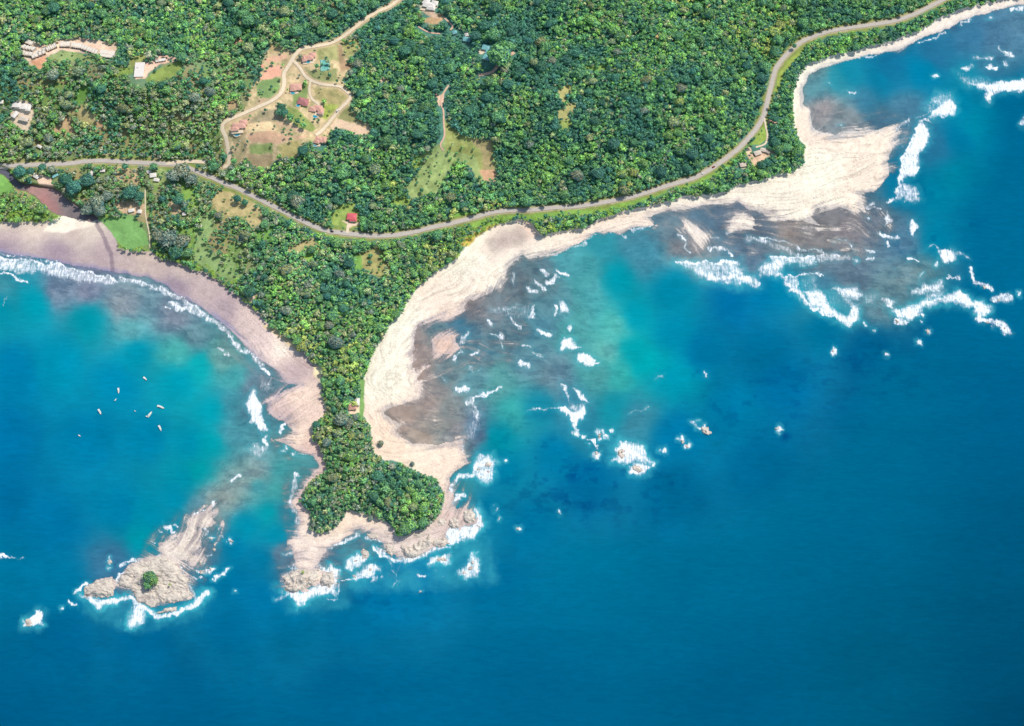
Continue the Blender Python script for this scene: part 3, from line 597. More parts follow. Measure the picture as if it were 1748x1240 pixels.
# ------------------------------------------------------------------ sea
SEA = [(-300,520,0,120,165),(0,500,70,150,170),(0,520,0,150,178),(60,520,0,154,178),(100,500,120,140,165),(150,500,135,145,170),(150,545,0,154,176),(210,520,140,155,168),(220,560,95,168,178),(300,540,130,145,165),(300,600,75,178,178),
 (335,625,10,172,184),(330,580,110,150,165),(380,610,110,165,165),(300,650,0,152,178),(230,600,0,148,178),(200,650,0,136,176),(100,620,0,146,182),(20,640,0,128,176),(0,750,0,116,168),(150,750,0,128,174),(250,750,0,134,176),
 (330,760,0,145,178),(362,700,0,158,180),(360,760,0,158,175),(345,810,0,158,172),(320,820,0,146,174),(400,650,70,165,172),(395,690,70,150,168),(400,740,80,156,172),(425,700,90,140,160),(430,660,110,140,160),(440,790,120,155,165),(470,800,70,165,172),(430,830,60,160,172),(470,840,70,170,172),
 (412,828,150,168,168),(390,850,150,166,166),(372,862,152,166,166),(430,808,146,168,168),(370,870,110,150,160),(460,880,0,155,172),(420,900,0,140,172),(470,920,0,140,172),(400,940,0,125,168),(300,850,0,142,176),(340,865,90,145,165),(250,880,0,140,174),(240,915,0,150,172),(200,870,0,128,172),
 (480,880,60,135,160),(490,840,90,145,162),(100,900,0,118,168),(0,850,0,112,164),(0,950,0,108,160),(100,1000,0,108,160),(100,1100,0,92,148),(0,1200,0,84,140),(250,1100,0,95,152),(400,1000,0,116,164),(400,1080,0,100,156),(450,1020,0,114,162),
 (200,960,60,120,158),(350,950,90,130,155),(380,980,0,120,162),(300,1200,0,88,144),(600,1060,0,104,160),(650,1010,0,118,168),(560,950,60,125,155),(600,930,80,140,160),(700,990,0,118,166),(500,1060,0,104,158),(450,960,0,120,162),(480,950,100,130,155),(600,1200,0,88,144),
 (900,1200,0,84,140),(850,1000,0,104,160),(900,900,0,108,162),(820,860,0,124,168),(800,850,40,140,170),(790,835,60,155,172),(850,800,0,130,170),(850,750,0,150,175),(880,700,60,175,178),(860,650,100,172,175),(800,640,105,158,170),(760,700,140,155,160),(715,640,190,168,162),(730,690,178,162,158),(740,660,158,155,158),(690,720,186,168,160),(715,745,182,168,158),(712,600,186,166,160),(715,570,170,160,160),(745,730,150,156,156),(775,735,150,150,155),(800,730,100,125,155),
 (820,600,95,148,168),(765,640,120,150,160),(785,555,70,135,165),(745,560,110,150,165),(765,532,130,145,160),(800,520,160,152,155),(840,535,135,148,160),(870,560,100,138,155),(900,620,100,148,165),(880,480,120,140,152),(920,460,105,140,155),(930,550,85,140,160),(960,440,80,160,172),(1000,450,75,165,175),
 (1000,500,80,170,178),(980,560,85,172,176),(940,520,100,150,165),(1040,600,100,185,182),(1050,560,85,185,182),(1020,640,80,165,170),(940,640,110,145,160),(960,640,105,145,165),(1060,640,60,180,180),(1080,600,0,165,180),(1085,540,0,155,180),(1060,480,0,155,178),(1020,430,50,155,175),(1100,620,0,170,184),
 (1100,440,70,145,170),(1090,400,80,145,168),(1150,380,110,140,158),(1200,370,95,130,155),(1180,430,150,152,160),(1150,500,0,140,175),(1150,570,0,140,176),(1250,520,0,112,164),(1200,600,0,120,168),(1150,650,0,150,178),(1050,700,20,150,172),(980,690,60,130,160),(920,700,20,140,170),(1000,740,40,135,165),(1080,720,60,140,165),
 (950,780,0,125,170),(1000,820,0,112,164),(1150,750,0,120,168),(1150,850,0,100,156),(1250,700,0,122,168),(1300,600,0,105,160),(1330,650,0,112,164),(1300,800,0,98,154),(1100,1000,0,92,148),(1300,1200,0,78,132),(1500,900,0,88,144),(1500,700,0,90,148),(1400,560,0,110,162),(1480,600,0,90,148),(1600,620,0,84,142),
 (1700,1200,0,72,124),(1740,900,0,80,134),(1740,700,0,92,148),(1700,600,0,92,150),(1740,450,0,118,166),(1730,520,0,100,156),(1500,500,110,145,158),(1560,470,112,142,152),(1600,480,110,140,145),(1640,480,80,130,155),(1600,400,0,130,168),(1680,400,0,128,168),(1530,400,80,125,155),(1500,380,110,130,150),
 (1450,390,150,146,155),(1400,400,150,148,152),(1350,400,160,152,152),(1300,400,110,130,150),(1280,450,100,130,155),(1400,450,115,135,152),(1400,480,70,130,160),(1450,470,110,135,155),(1250,370,100,125,150),(1340,490,0,130,172),(1400,510,60,150,175),(1300,500,0,120,168),(1600,330,0,132,168),(1550,320,0,110,160),
 (1650,300,0,138,168),(1740,300,0,140,168),(1740,240,0,140,175),(1680,220,0,145,175),(1640,240,0,125,168),(1600,250,40,120,160),(1560,220,70,130,160),(1540,190,80,135,165),(1500,200,80,130,160),(1450,205,140,155,165),(1400,185,165,160,165),(1390,150,90,150,165),(1420,140,40,148,172),(1450,130,20,140,172),
 (1500,140,10,128,168),(1520,110,20,120,165),(1580,120,0,128,170),(1600,90,40,118,160),(1650,60,60,125,165),(1700,60,80,130,165),(1740,40,90,140,170),(1720,90,80,130,160),(1700,110,70,125,158),(1660,130,20,140,172),(1640,170,0,135,172),(1700,190,0,145,175),(1740,180,0,135,172),(1480,180,60,130,162),(1390,130,110,150,160)]
SEA = [(a, b, c, d + 6, e - 4) if c == 0 and d < 112 else (a, b, c, d, e) for a, b, c, d, e in SEA]
wa, wb_ = warp(CP, CQ, 14, 110, 3); wa, wb_ = warp(wa, wb_, 6, 26, 5)
sea = idw_grid(SEA, wa, wb_, power=4.0, soft=14)
# fine streaks of suspended sand in the silty parts, dark reef patches in the deep parts
deep = sstep(-70, -170, sS + 20 * (fbm(CP, CQ, 90, 3) - .5)) * sstep(0, 60, np.hypot(CP - 640, CQ - 950) - 60)
deep = deep * np.where(CP < 700, sstep(900, 1020, CQ), 1) * np.maximum(sstep(520, 640, CQ), sstep(1500, 1600, CP)) * sstep(380, 480, np.hypot(CP - 1060, (CQ - 560) * 1.2) * (CP > 700) + 900 * (CP <= 700))
soft_ = idw_grid([(0,850,0,116,164),(0,950,0,110,160),(0,1240,0,86,140),(250,1100,0,100,152),(400,1050,0,106,158),(300,1230,0,88,142),(600,1200,0,92,146),(600,1060,0,106,158),(900,950,0,110,160),(900,1200,0,92,144),(1200,850,0,108,156),(1200,1000,0,99,148),(1250,1200,0,86,136),(1500,900,0,96,144),
 (1500,700,0,100,150),(1740,700,0,92,146),(1740,900,0,82,130),(1500,1115,0,86,130),(1760,1240,0,64,108),(1700,1100,0,76,120),(1000,850,0,118,164),(1350,750,0,104,154),(1740,500,0,104,156),(1300,620,0,110,160)], CP, CQ, power=3.2, soft=90) + np.array([0, 5, -3])
sea = sea * (1 - deep[..., None]) + soft_ * deep[..., None]
silt = np.clip((sea[..., 0] - 20) / 100, 0, 1)
sea = sea * (1 - (silt * .15 * sstep(.5, .6, fbm(CP + 6 * streak, CQ * 1.6, 14, 3)))[..., None] * np.array([1, .8, .6]))
sea = sea + (silt * 4.5 * streak)[..., None] + (silt * 30 * (fbm(CP, CQ, 18, 4) - .5) + silt * 22 * (fbm(CP, CQ, 5, 2, 3) - .5))[..., None]
sea = sea * (1 + (0.06 * (1 - deep) + .015) * (fbm(CP, CQ, 60, 6) - .5) * 2)[..., None]
for (a, b, rx, ry, s) in [(955,850,30,14,.55),(1005,865,18,10,.5),(1010,800,16,8,.4),(975,815,24,9,.45),(940,700,18,12,.2),(985,810,15,6,.5),(890,898,14,8,.5),(720,1010,10,5,.7),(1340,745,9,8,.8),(1190,640,7,9,.6),(1500,345,14,8,.4),(1652,385,22,12,.3),(1480,600,50,40,.25),(1560,560,40,25,.3),(1100,800,40,24,.3),(870,870,12,8,.35),
     (1540,300,10,30,.3),(1580,330,30,20,.25),(1150,826,10,5,.4),(880,820,30,20,.18),(1400,520,8,4,.3)]:
    k = np.exp(-(((CP - a) / rx) ** 2 + ((CQ - b) / ry) ** 2)) * sstep(.38, .6, fbm(CP, CQ, 12, 2))
    sea = sea * (1 - (k * s)[..., None] * np.array([1, .32, .16]))
for (a, b, rx, ry, s) in [(1000,840,170,55,.30),(1280,700,120,50,.22),(900,760,60,60,.2),(640,1020,120,40,.2),(1560,420,70,60,.25),(850,600,90,60,.16),(1300,420,120,40,.14),(1450,640,160,60,.16)]:
    k = np.exp(-(((CP - a) / rx) ** 2 + ((CQ - b) / ry) ** 2)) * sstep(.55, .70, fbm(CP, CQ * 1.4, 17, 4))
    sea = sea * (1 - (k * s)[..., None] * np.array([1, .45, .25]))
sea = alb(np.clip(sea, 0, 255))
foam = np.zeros(GP.shape); halo = np.zeros(GP.shape)
def paint(dist_fn, pts, reach, fn, hfn):
    P = np.array(pts, float); x0, y0 = P.min(0) - reach; x1, y1 = P.max(0) + reach
    ja, jb = np.searchsorted(PA, [x0, x1]); ia, ib = np.searchsorted(QA, [y0, y1])
    sl = (slice(ia, ib), slice(ja, jb))
    if foam[sl].size == 0: return
    a, b = warp(GP[sl], GQ[sl], 7.0, 17, 1); a, b = warp(a, b, 4.2, 6, 4)
    d = dist_fn(a, b)
    foam[sl] = np.maximum(foam[sl], fn(d)); halo[sl] = np.maximum(halo[sl], hfn(d))
def fpoly(pts, s=1.0, fe=4.0, halo_=.5, hw=14):
    paint(lambda a, b: sdf_at(a, b, pts), pts, hw * 2 + 8, lambda d: s * sstep(-fe * 1.3, 2.6 + fe * .7, d), lambda d: halo_ * sstep(-hw, 0, d) ** 1.5)
def fline(pts, w, s=1.0, halo_=.4, hw=8):
    paint(lambda a, b: dist_lines(a, b, pts), pts, hw * 2 + w + 8, lambda d: s * (1 - sstep(w * .3, w * 1.35 + .9, d)), lambda d: halo_ * (1 - sstep(w, w + hw, d)) ** 1.5)
def fdot(x, y, r, s=1.0, halo_=.4): fline([(x, y), (x + .5, y)], r, s, halo_)
# west bay surf
fpoly([(-60,438),(0,440),(40,443),(103,451),(160,467),(204,481),(190,486),(145,483),(96,472),(67,461),(40,466),(0,462),(-60,460)], .70, 5, 0)
fline([(-60,438),(0,441),(40,444),(103,452),(160,468),(200,481)], 1.6, .95, 0)
fline([(206,476),(248,485),(285,498),(310,511),(325,524),(345,537),(361,547)], 6.5, .52, 0)
fline([(206,474),(248,483),(285,496),(312,510),(328,524),(361,546)], 1.3, .85, 0)
fline([(292,519),(310,528),(340,535),(361,548),(372,556),(388,569),(399,577),(396,587),(411,600),(437,610),(448,623)], 4.5, .72, .1)
fline([(288,518),(300,524),(316,528)], 2.6, .85, 0); fline([(284,529),(291,530)], 2, .85, 0)
fline([(371,593),(391,608)], 1.8, .8, 0); fline([(451,631),(460,642)], 2.6, 1, 0)
fline([(103,447),(64,440),(0,432)], 1.2, .7, 0); fline([(0,470),(23,472),(49,478)], 1.8, .95, 0); fline([(12,503),(8,510),(7,522)], 1.2, .55, 0)
fpoly([(433,663),(442,685),(450,711),(457,739),(445,739),(440,726),(424,721),(432,711),(420,688)], 1.05, 2.5, .4)
fpoly([(457,745),(458,762),(450,762),(447,752)], .95, 2, .3); fpoly([(422,768),(437,757),(455,762),(458,776),(448,781)], .5, 5, .3)
fpoly([(440,650),(470,645),(465,665),(448,668)], .42, 6, 0)
fline([(484,724),(478,737)], 2.4, .95, .2); fdot(500,777,4,.9); fdot(487,764,3,.8); fdot(482,770,2,.7); fline([(397,823),(411,816)], 1.8, .95, .2)
fline([(505,776),(527,779)], 2, .5, 0); fdot(506,812,5,.8,0)
# centre bay
for pts, w, s in [([(924,460),(934,468)],3,.8),([(933,481),(947,475)],4,.85),([(916,483),(929,492)],3.6,.8),([(897,492),(913,500)],4,.85),([(952,466),(968,473)],2.4,.85),([(947,524),(948,537)],2,.9),([(917,567),(938,571)],3,.85),
  ([(833,545),(841,554)],3.2,.85),([(913,524),(905,540)],4,.8),([(870,542),(888,558)],2.6,.7),([(896,593),(903,594)],2,.8),([(913,599),(926,607)],2.6,.6),([(803,607),(815,597)],3,.8),([(877,466),(878,482)],2,.6),([(1042,398),(1070,402)],2.4,.75),
  ([(929,437),(965,425),(991,417),(1019,400)],1.8,.6),([(1060,388),(1085,392),(1115,385)],2,.7),([(838,571),(850,572)],2,.7),([(857,586),(859,594)],2,.6),([(796,689),(813,677),(829,671),(842,668),(857,658)],2.6,.75),
  ([(891,620),(903,626)],4,.85),([(803,626),(806,636)],3.5,.45),([(803,684),(806,705),(815,714),(806,735),(795,750),(791,762),(791,775)],9,.36),([(803,684),(809,700),(815,714)],3,.7),([(791,750),(790,765),(792,780)],2.2,.8),
  ([(775,612),(788,600)],2.5,.7),([(795,570),(787,583),(777,596)],4,.62),([(746,640),(760,650)],1.5,.4),([(1206,644),(1204,636)],1.5,.6),([(1118,648),(1136,640)],1.5,.4),([(900,702),(950,696)],1.2,.55),([(1078,705),(1105,697)],1.2,.4),([(805,642),(822,632)],1.4,.4),
  ([(836,528),(860,530),(890,524)],3,.42),([(1002,750),(1010,752),(1017,761)],1.6,.8),([(788,750),(786,765)],3,.6)]:
    fline(pts, w, s, .15)
fpoly([(835,525),(905,515),(915,545),(860,545)], .3, 6, 0); fdot(858,573,8,.85,0); fdot(824,671,5,.9,.3); fdot(972,560,5.5,1,.4)
fpoly([(951,514),(959,510),(965,522),(973,535),(957,533),(955,524)], .85, 3, .2); fpoly([(952,594),(962,576),(975,580),(990,594),(955,598)], 1.05, 2.5, .3); fpoly([(987,615),(995,597),(1024,619),(1005,624),(988,618)], 1.1, 2, .3)
fpoly([(780,663),(788,654),(799,660),(800,666),(780,668)], 1, 2, .2); fpoly([(820,720),(830,690),(810,700)], .2, 8, 0)
fpoly([(958,656),(968,657),(972,676),(973,686),(966,674)], .95, 2.5, .3); fpoly([(976,660),(984,660),(999,679),(1006,689),(994,684)], .95, 2.5, .3)
fpoly([(950,695),(960,693),(976,700),(999,694),(1000,704),(986,725),(979,738),(973,715),(960,709)], 1.1, 2.5, .5); fpoly([(972,684),(1000,690),(1000,700),(970,700)], .55, 6, .3)
for x, y, r, s in [(980,738,7,.9),(995,743,4.5,1),(1020,740,5,.7),(1030,736,5,.7),(1035,746,5,.75),(1022,748,4,.6),(1017,775,7,.85),(1043,735,2,1),(1002,760,1.5,.8),(1136,769,4.5,.9),(1161,750,5,.85),(1172,760,5,.85),(1183,722,4.5,.7),(1190,728,4,.8),(1198,731,4,.9),(1330,734,6,.95),
   (860,783,2,1),(844,873,2,1),(853,886,2.5,1),(885,903,4,1),(955,877,2.5,1),(843,862,2,.6),(720,1010,2,.6),(1424,599,5,1),(1511,605,4,1),(1569,583,4,1),(1584,566,4.5,1),(1477,554,2.5,.9),(1489,562,3.5,.7),(1740,503,5,.9),(1595,128,4,1),(1689,30,3,.8),(1746,209,7,.7),(1573,471,3.5,.8),(1598,452,3.5,.9),(1435,212,2,.9),
   (1576,536,3,.9),(1574,549,3,.8),(1462,448,3,.6),(848,870,1.5,.7),(648,938,5,.85),(655,944,4,.7),(640,985,5,.6),(655,982,3,.6),(639,990,4,.7),(187,960,3.5,1),(187,969,3,.6),(106,1036,2.5,.9),(401,1011,1.8,.8),(395,924,4,.95),(384,924,2,.7),(361,919,4,.7),(369,932,4,.7),(343,961,4,.7),(1127,768,2,.6),(1113,795,3,.9),(1190,716,3,.4)]:
    fdot(x, y, r, s, .5)
fpoly([(1048,766),(1059,753),(1077,755),(1095,761),(1097,774),(1113,792),(1090,785),(1069,790),(1043,787),(1053,777)], .98, 5, .75, 18); fpoly([(1075,797),(1083,789),(1098,790),(1108,798),(1103,809),(1088,814),(1077,808)], 1.0, 4, .7)
fpoly([(806,808),(819,779),(837,778),(847,790),(839,802),(842,815),(826,823),(811,815),(790,811)], .86, 5, .7)
fline([(810,812),(795,811),(778,817),(769,830),(770,843)], 3.6, .9, .5); fline([(790,842),(777,856),(771,869)], 4, .75, .4); fline([(780,842),(788,846)], 3, .8, .3)
# around the cape tip
fpoly([(816,866),(826,897),(808,920),(770,926),(745,912),(760,898),(782,902),(793,895),(811,895),(808,868)], 1.02, 6, .9, 20)
fpoly([(767,931),(735,941),(718,950),(692,965),(680,956),(718,944),(731,931)], 1.0, 5, .9, 16); fline([(640,935),(652,948),(665,954),(682,956)], 3.6, .8, .6)
fpoly([(731,965),(733,952),(767,946),(764,959),(744,962)], 1, 4, .9); fpoly([(780,976),(793,962),(808,946),(818,954),(817,970),(811,985),(793,985)], .82, 6, .9, 16)
fpoly([(591,967),(594,954),(612,946),(629,944),(628,954),(615,967),(599,972)], .98, 4, .9); fpoly([(615,972),(640,963),(650,970),(638,980),(604,990),(597,988)], .98, 4, .9); fline([(625,917),(640,922),(664,920)], 3.6, .8, .4)
fpoly([(482,1011),(493,1013),(506,1034),(519,1032),(537,1018),(571,1014),(578,975),(563,970),(548,980),(545,1000),(520,1010),(490,1005)], 1.02, 5, 1, 18)
fline([(485,985),(500,973),(520,967),(545,966),(552,975)], 2.4, .7, .4); fline([(506,815),(499,843),(493,859),(504,874),(509,890),(508,915),(515,936)], 4.6, .6, .2); fline([(486,947),(519,937),(532,944),(563,936),(589,926),(612,912)], 2.4, .75, .3)
fline([(497,967),(520,962)], 3, .6, .2); fline([(571,975),(580,995),(575,1018),(560,1026)], 1.5, .55, .6); fline([(470,1025),(485,1014)], 3, .5, .6); fline([(712,986),(724,982)], 1.2, .8, .3); fline([(583,992),(597,989)], 1.4, .8, .4)
fpoly([(655,955),(690,965),(680,1000),(665,985)], .2, 10, .35); fline([(661,955),(672,975),(678,990),(670,1002)], 1.2, .5, .5)
fpoly([(590,950),(700,960),(830,930),(840,985),(700,1000),(590,1000)], .10, 20, .40, 24); fpoly([(470,1005),(590,975),(590,1030),(500,1040)], .10, 14, .35, 20)
fpoly([(140,1015),(240,1045),(350,1015),(340,1045),(230,1075),(150,1040)], .10, 14, .35, 20)
# islet in the south west
fpoly([(139,1017),(165,1023),(199,1020),(222,1013),(230,1018),(200,1028),(190,1032),(172,1037),(152,1026)], 1.05, 4, 1, 18); fline([(131,1013),(140,1002),(150,998)], 3, .9, .5); fpoly([(227,1032),(240,1032),(246,1046),(244,1066),(225,1072),(216,1068),(224,1050)], .95, 6, 1, 18)
fline([(225,1018),(234,1030),(258,1048),(279,1052),(310,1041),(330,1033),(354,1014)], 4.6, .95, .9, 16); fline([(320,1000),(330,1010),(335,1022)], 3, .6, .5)
fline([(209,965),(232,956),(253,957),(277,946)], 2.2, .8, .2); fline([(197,997),(215,975)], 2, .9, .1); fline([(280,898),(290,900),(297,906)], 3.2, .9, .2); fline([(322,888),(340,876),(356,872),(364,860)], 2.2, .95, .1)
fline([(343,903),(352,893),(350,912)], 1.8, .7, .1); fline([(339,975),(352,976),(365,973)], 3.8, .75, .4); fline([(366,988),(378,983),(387,970)], 2, .85, .5); fline([(322,986),(344,988)], 1.2, .7, .2); fline([(295,905),(297,924)], 1.2, .6, 0); fline([(300,955),(312,968),(310,982)], 2.4, .7, 0)
fpoly([(41,1071),(44,1060),(62,1044),(73,1044),(73,1068),(51,1069)], 1.15, 2.5, .8, 16); fline([(117,1027),(128,1033)], 1.4, .8, .2); fline([(0,950),(12,950)], 1.8, .95, .1); fline([(12,950),(39,954)], .9, .6, .1)
for x, y in [(270,905),(262,925),(300,898),(372,900),(375,915),(350,945),(326,968)]: fline([(x, y), (x + 6, y + 2)], 1.6, .6, .1)
# east bay
fpoly([(1571,211),(1582,216),(1589,235),(1580,250),(1566,267),(1569,285),(1559,299),(1548,303),(1545,313),(1536,313),(1536,292),(1548,260),(1562,228)], 1.02, 4, .4)
fline([(1571,212),(1562,228),(1548,260),(1537,290),(1535,315)], 2.2, 1.1, 0)
fpoly([(1545,313),(1562,324),(1571,344),(1548,346),(1530,342),(1523,345),(1537,324)], .66, 5, .3); fline([(1538,318),(1530,338),(1515,348)], 2, .9, 0)
fpoly([(1623,169),(1631,191),(1616,197),(1589,201),(1595,191),(1610,179)], 1.05, 4, .5); fpoly([(1577,185),(1601,158),(1625,161),(1631,179),(1592,194)], .42, 10, .45, 16); fline([(1574,210),(1586,206)], 2, .8, .1)
fline([(1553,206),(1532,221),(1523,239),(1513,263)], 4.2, .62, .1); fpoly([(1553,206),(1560,225),(1530,262),(1514,262),(1524,238)], .26, 6, .1)
fpoly([(1652,146),(1688,143),(1780,132),(1780,150),(1729,158),(1700,155),(1691,173),(1679,170),(1685,158)], 1.05, 4, .4); fpoly([(1631,122),(1658,136),(1688,138),(1700,142),(1652,150)], .42, 7, .3); fpoly([(1640,116),(1658,113),(1652,125)], .9, 4, .2)
for pts, w, s in [([(1686,115),(1701,115)],2.8,.9),([(1707,84),(1713,89),(1726,97)],2.4,.8),([(1661,99),(1694,101)],2.6,.5),([(1712,106),(1720,112)],2,.6),([(1729,18),(1748,12)],3,.8),([(1412,142),(1419,143)],1.2,.7),([(1449,157),(1461,158)],1.6,.85),
  ([(1455,99),(1497,91)],1.6,.7),([(1568,75),(1616,54)],1.6,.7),([(1638,40),(1664,27)],1.5,.7),([(1500,92),(1532,86)],1.2,.4),([(1502,402),(1512,405),(1530,407)],3.6,.8),([(1515,414),(1516,420)],2.4,.8),([(1477,424),(1488,431)],2.4,.85),([(1486,440),(1480,445)],2.2,.7),
  ([(1553,443),(1564,445)],2.4,.9),([(1633,434),(1655,440)],3,.45),([(1586,422),(1603,424)],1.6,.5),([(1660,457),(1660,477)],3,.95),([(1665,481),(1676,486),(1690,494)],4.4,.78),([(1616,471),(1637,475)],3,.75),([(1532,548),(1546,551)],4.4,.85),([(1672,546),(1694,551)],6.5,.9),([(1701,551),(1724,564)],5.6,.85),([(1699,514),(1710,508),(1722,512)],5.4,.7),
  ([(1399,440),(1452,442)],5.6,.62),([(1335,470),(1403,468)],1.4,.85),([(1442,512),(1460,522)],7,.5),([(1277,406),(1310,416),(1339,427),(1367,436)],4.4,.5),([(1296,406),(1339,413),(1367,427),(1388,427)],1.6,.6),([(1207,427),(1243,427),(1246,434)],2,.85),([(1156,400),(1172,413),(1174,431)],1.7,.8),([(1445,413),(1459,420),(1461,434)],1.2,.5),
  ([(1220,408),(1230,407)],2,.55),([(1392,427),(1410,433)],1.6,.6),([(1424,414),(1448,411)],1.2,.45),([(1240,397),(1250,398)],2,.6),([(1476,371),(1482,377)],3,.6),([(1566,206),(1600,186)],2,.4)]:
    fline(pts, w, s, .2)
fline([(1495,350),(1478,354),(1505,360)], 2, .5, 0)
fpoly([(1516,363),(1526,374),(1513,384)], .95, 3, .1); fpoly([(1559,372),(1571,384),(1564,399),(1552,395),(1555,381)], 1, 3, .2); fpoly([(1603,427),(1632,427),(1630,445),(1617,450),(1607,445)], 1.02, 3.5, .3)
fpoly([(1553,494),(1576,484),(1608,480),(1612,491),(1580,502),(1559,505)], .68, 6, .3); fpoly([(1523,530),(1555,521),(1598,509),(1633,496),(1651,507),(1665,516),(1692,530),(1672,542),(1655,526),(1630,516),(1601,516),(1576,525),(1559,548),(1541,541)], 1.0, 6, .7, 18)
fpoly([(1580,500),(1612,492),(1612,505),(1570,518)], .5, 6, .2)
fpoly([(1504,512),(1525,512),(1525,525),(1516,525)], .95, 4, .4); fpoly([(1156,448),(1211,448),(1257,447),(1269,463),(1271,471),(1296,473),(1293,489),(1257,484),(1218,480),(1193,473),(1186,463),(1161,452)], .64, 8, .6, 22)
fline([(1156,449),(1211,449),(1256,448)], 1.6, .95, 0); fline([(1211,474),(1271,474),(1293,481)], 5, .98, .5)
fpoly([(1310,440),(1388,439),(1392,449),(1339,449),(1328,463),(1339,471),(1300,470),(1296,459),(1314,448)], .72, 6, .5); fline([(1312,440),(1390,439)], 2, .95, 0)
fpoly([(1335,470),(1360,471),(1362,494),(1374,509),(1367,512),(1353,502)], .72, 5, .6); fpoly([(1378,470),(1388,470),(1400,494),(1390,495)], .42, 5, .3); fpoly([(1362,475),(1385,475),(1395,500),(1372,500)], .25, 6, .4)
fline([(1340,475),(1355,500),(1372,512),(1400,530),(1425,545)], 2.6, .9, .6, 14)
fpoly([(1371,500),(1399,495),(1410,519),(1420,534),(1445,541),(1459,521),(1468,527),(1466,546),(1452,558),(1431,548),(1403,530),(1385,516)], 1.0, 5, .7, 16); fpoly([(1424,493),(1463,489),(1470,502),(1459,509),(1435,505)], .85, 5, .4); fpoly([(1474,502),(1498,502),(1495,519),(1474,516)], .42, 6, .3); fpoly([(1410,500),(1450,505),(1450,525),(1415,525)], .25, 8, .5)
depthm = np.maximum(-H, 0)
cover = 1 - np.exp(-depthm * 3.2)
cover = np.clip(cover + 0.35 * halo, 0, 1)
cover = np.where(sS < -12, 1, cover)
LEVEL = np.zeros(GP.shape) + 0.0
foam *= sstep(2, 0.4, H)
keepS = (H < 0.5) & (sL < 3)
# low swell and the raised faces of the breaking waves
LEVEL = np.where((foam > .6) & (depthm > .35), .12 * foam, 0) * 1.0
Xs, Ys, Zs = W(GP, GQ, LEVEL)
me = sub_grid('sea_water', Xs, Ys, LEVEL, keepS, {'Col': sea, 'foam': foam, 'cover': cover, 'halo': np.clip(halo, 0, .9)})
tag(link('sea_water', me, M_SEA), kind='structure')
rc = alb(idw_grid([(-60,288,100,106,124),(10,300,104,106,124),(30,314,110,112,122),(60,326,190,152,150),(95,332,170,146,146),(110,345,140,134,138),(130,360,134,126,132),(90,352,176,134,136),(75,342,188,140,140),(150,368,140,126,132)], CP, CQ, power=3.5, soft=5))
Xr, Yr, _ = W(GP, GQ, H * 0 + .9)
me = sub_grid('river', Xr, Yr, H * 0 + .9, (sR > -3.5) & (GP > -500), {'Col': rc})
tag(link('river', me, M_RIVER), kind='structure')
# ------------------------------------------------------------------ roads as ribbons laid on the ground
def ribbon(name, pts, width, mat, lift):
    S = smooth(pts, 8)
    keep = [S[0]]
    for s in S[1:]:
        if np.hypot(*(s - keep[-1])) > 2.0: keep.append(s)
    S = np.array(keep)
    x, y, _ = W(S[:, 0], S[:, 1], height(S[:, 0], S[:, 1]))
    h = height(S[:, 0], S[:, 1])
    T = np.gradient(np.stack([x, y], 1), axis=0); T /= np.linalg.norm(T, axis=1)[:, None]
    N = np.stack([-T[:, 1], T[:, 0]], 1); V = []
    offs = np.array([-.5, -.2, .2, .5])
    jit = 1 + .12 * (np.random.default_rng(3).random(len(S)) - .5)
    for o in offs:
        px, py = x + N[:, 0] * o * width * jit, y + N[:, 1] * o * width * jit
        zz = h.copy()
        for _ in range(3):
            a, b = PP(px, py, zz); zz = height(a, b)
        V.append(np.stack([px, py, zz + lift + (.06 if abs(o) < .3 else 0)], 1))
    V = np.array(V).transpose(1, 0, 2); n = len(S)
    idx = np.arange(n * 4).reshape(n, 4)
    f = np.concatenate([np.stack([idx[:-1, k], idx[:-1, k + 1], idx[1:, k + 1], idx[1:, k]], 1) for k in range(3)])
    me = new_mesh(name, V.reshape(-1, 3), f[:, ::-1], True)
    if me.polygons[0].normal.z < 0: me.flip_normals()
    tag(link(name, me, mat), kind='structure')
ribbon('coast_road', ROAD, 6.3, M_ASPH, .35)
for nm, tr_, w_, m_ in (('dirt_road', TRACK_A, 5.4, M_DIRT), ('dirt_road', TRACK_B, 4.2, M_DIRT), ('dirt_road', TRACK_C, 3.4, M_DIRT), ('dirt_road', TRACK_G, 5.5, M_DIRT), ('dirt_road', TRACK_D, 5.0, M_DIRTP),
                    ('footpath', TRACK_E, 2.3, M_DIRTP), ('footpath', TRACK_K, 2.6, M_DIRTP), ('footpath', TRACK_F, 2.4, M_DIRTP), ('footpath', TRACK_H, 1.5, M_DIRT), ('dirt_road', TRACK_I, 3.6, M_DIRT), ('footpath', TRACK_J, 2.6, M_DIRT)):
    ribbon(nm, tr_, w_, m_, .42)

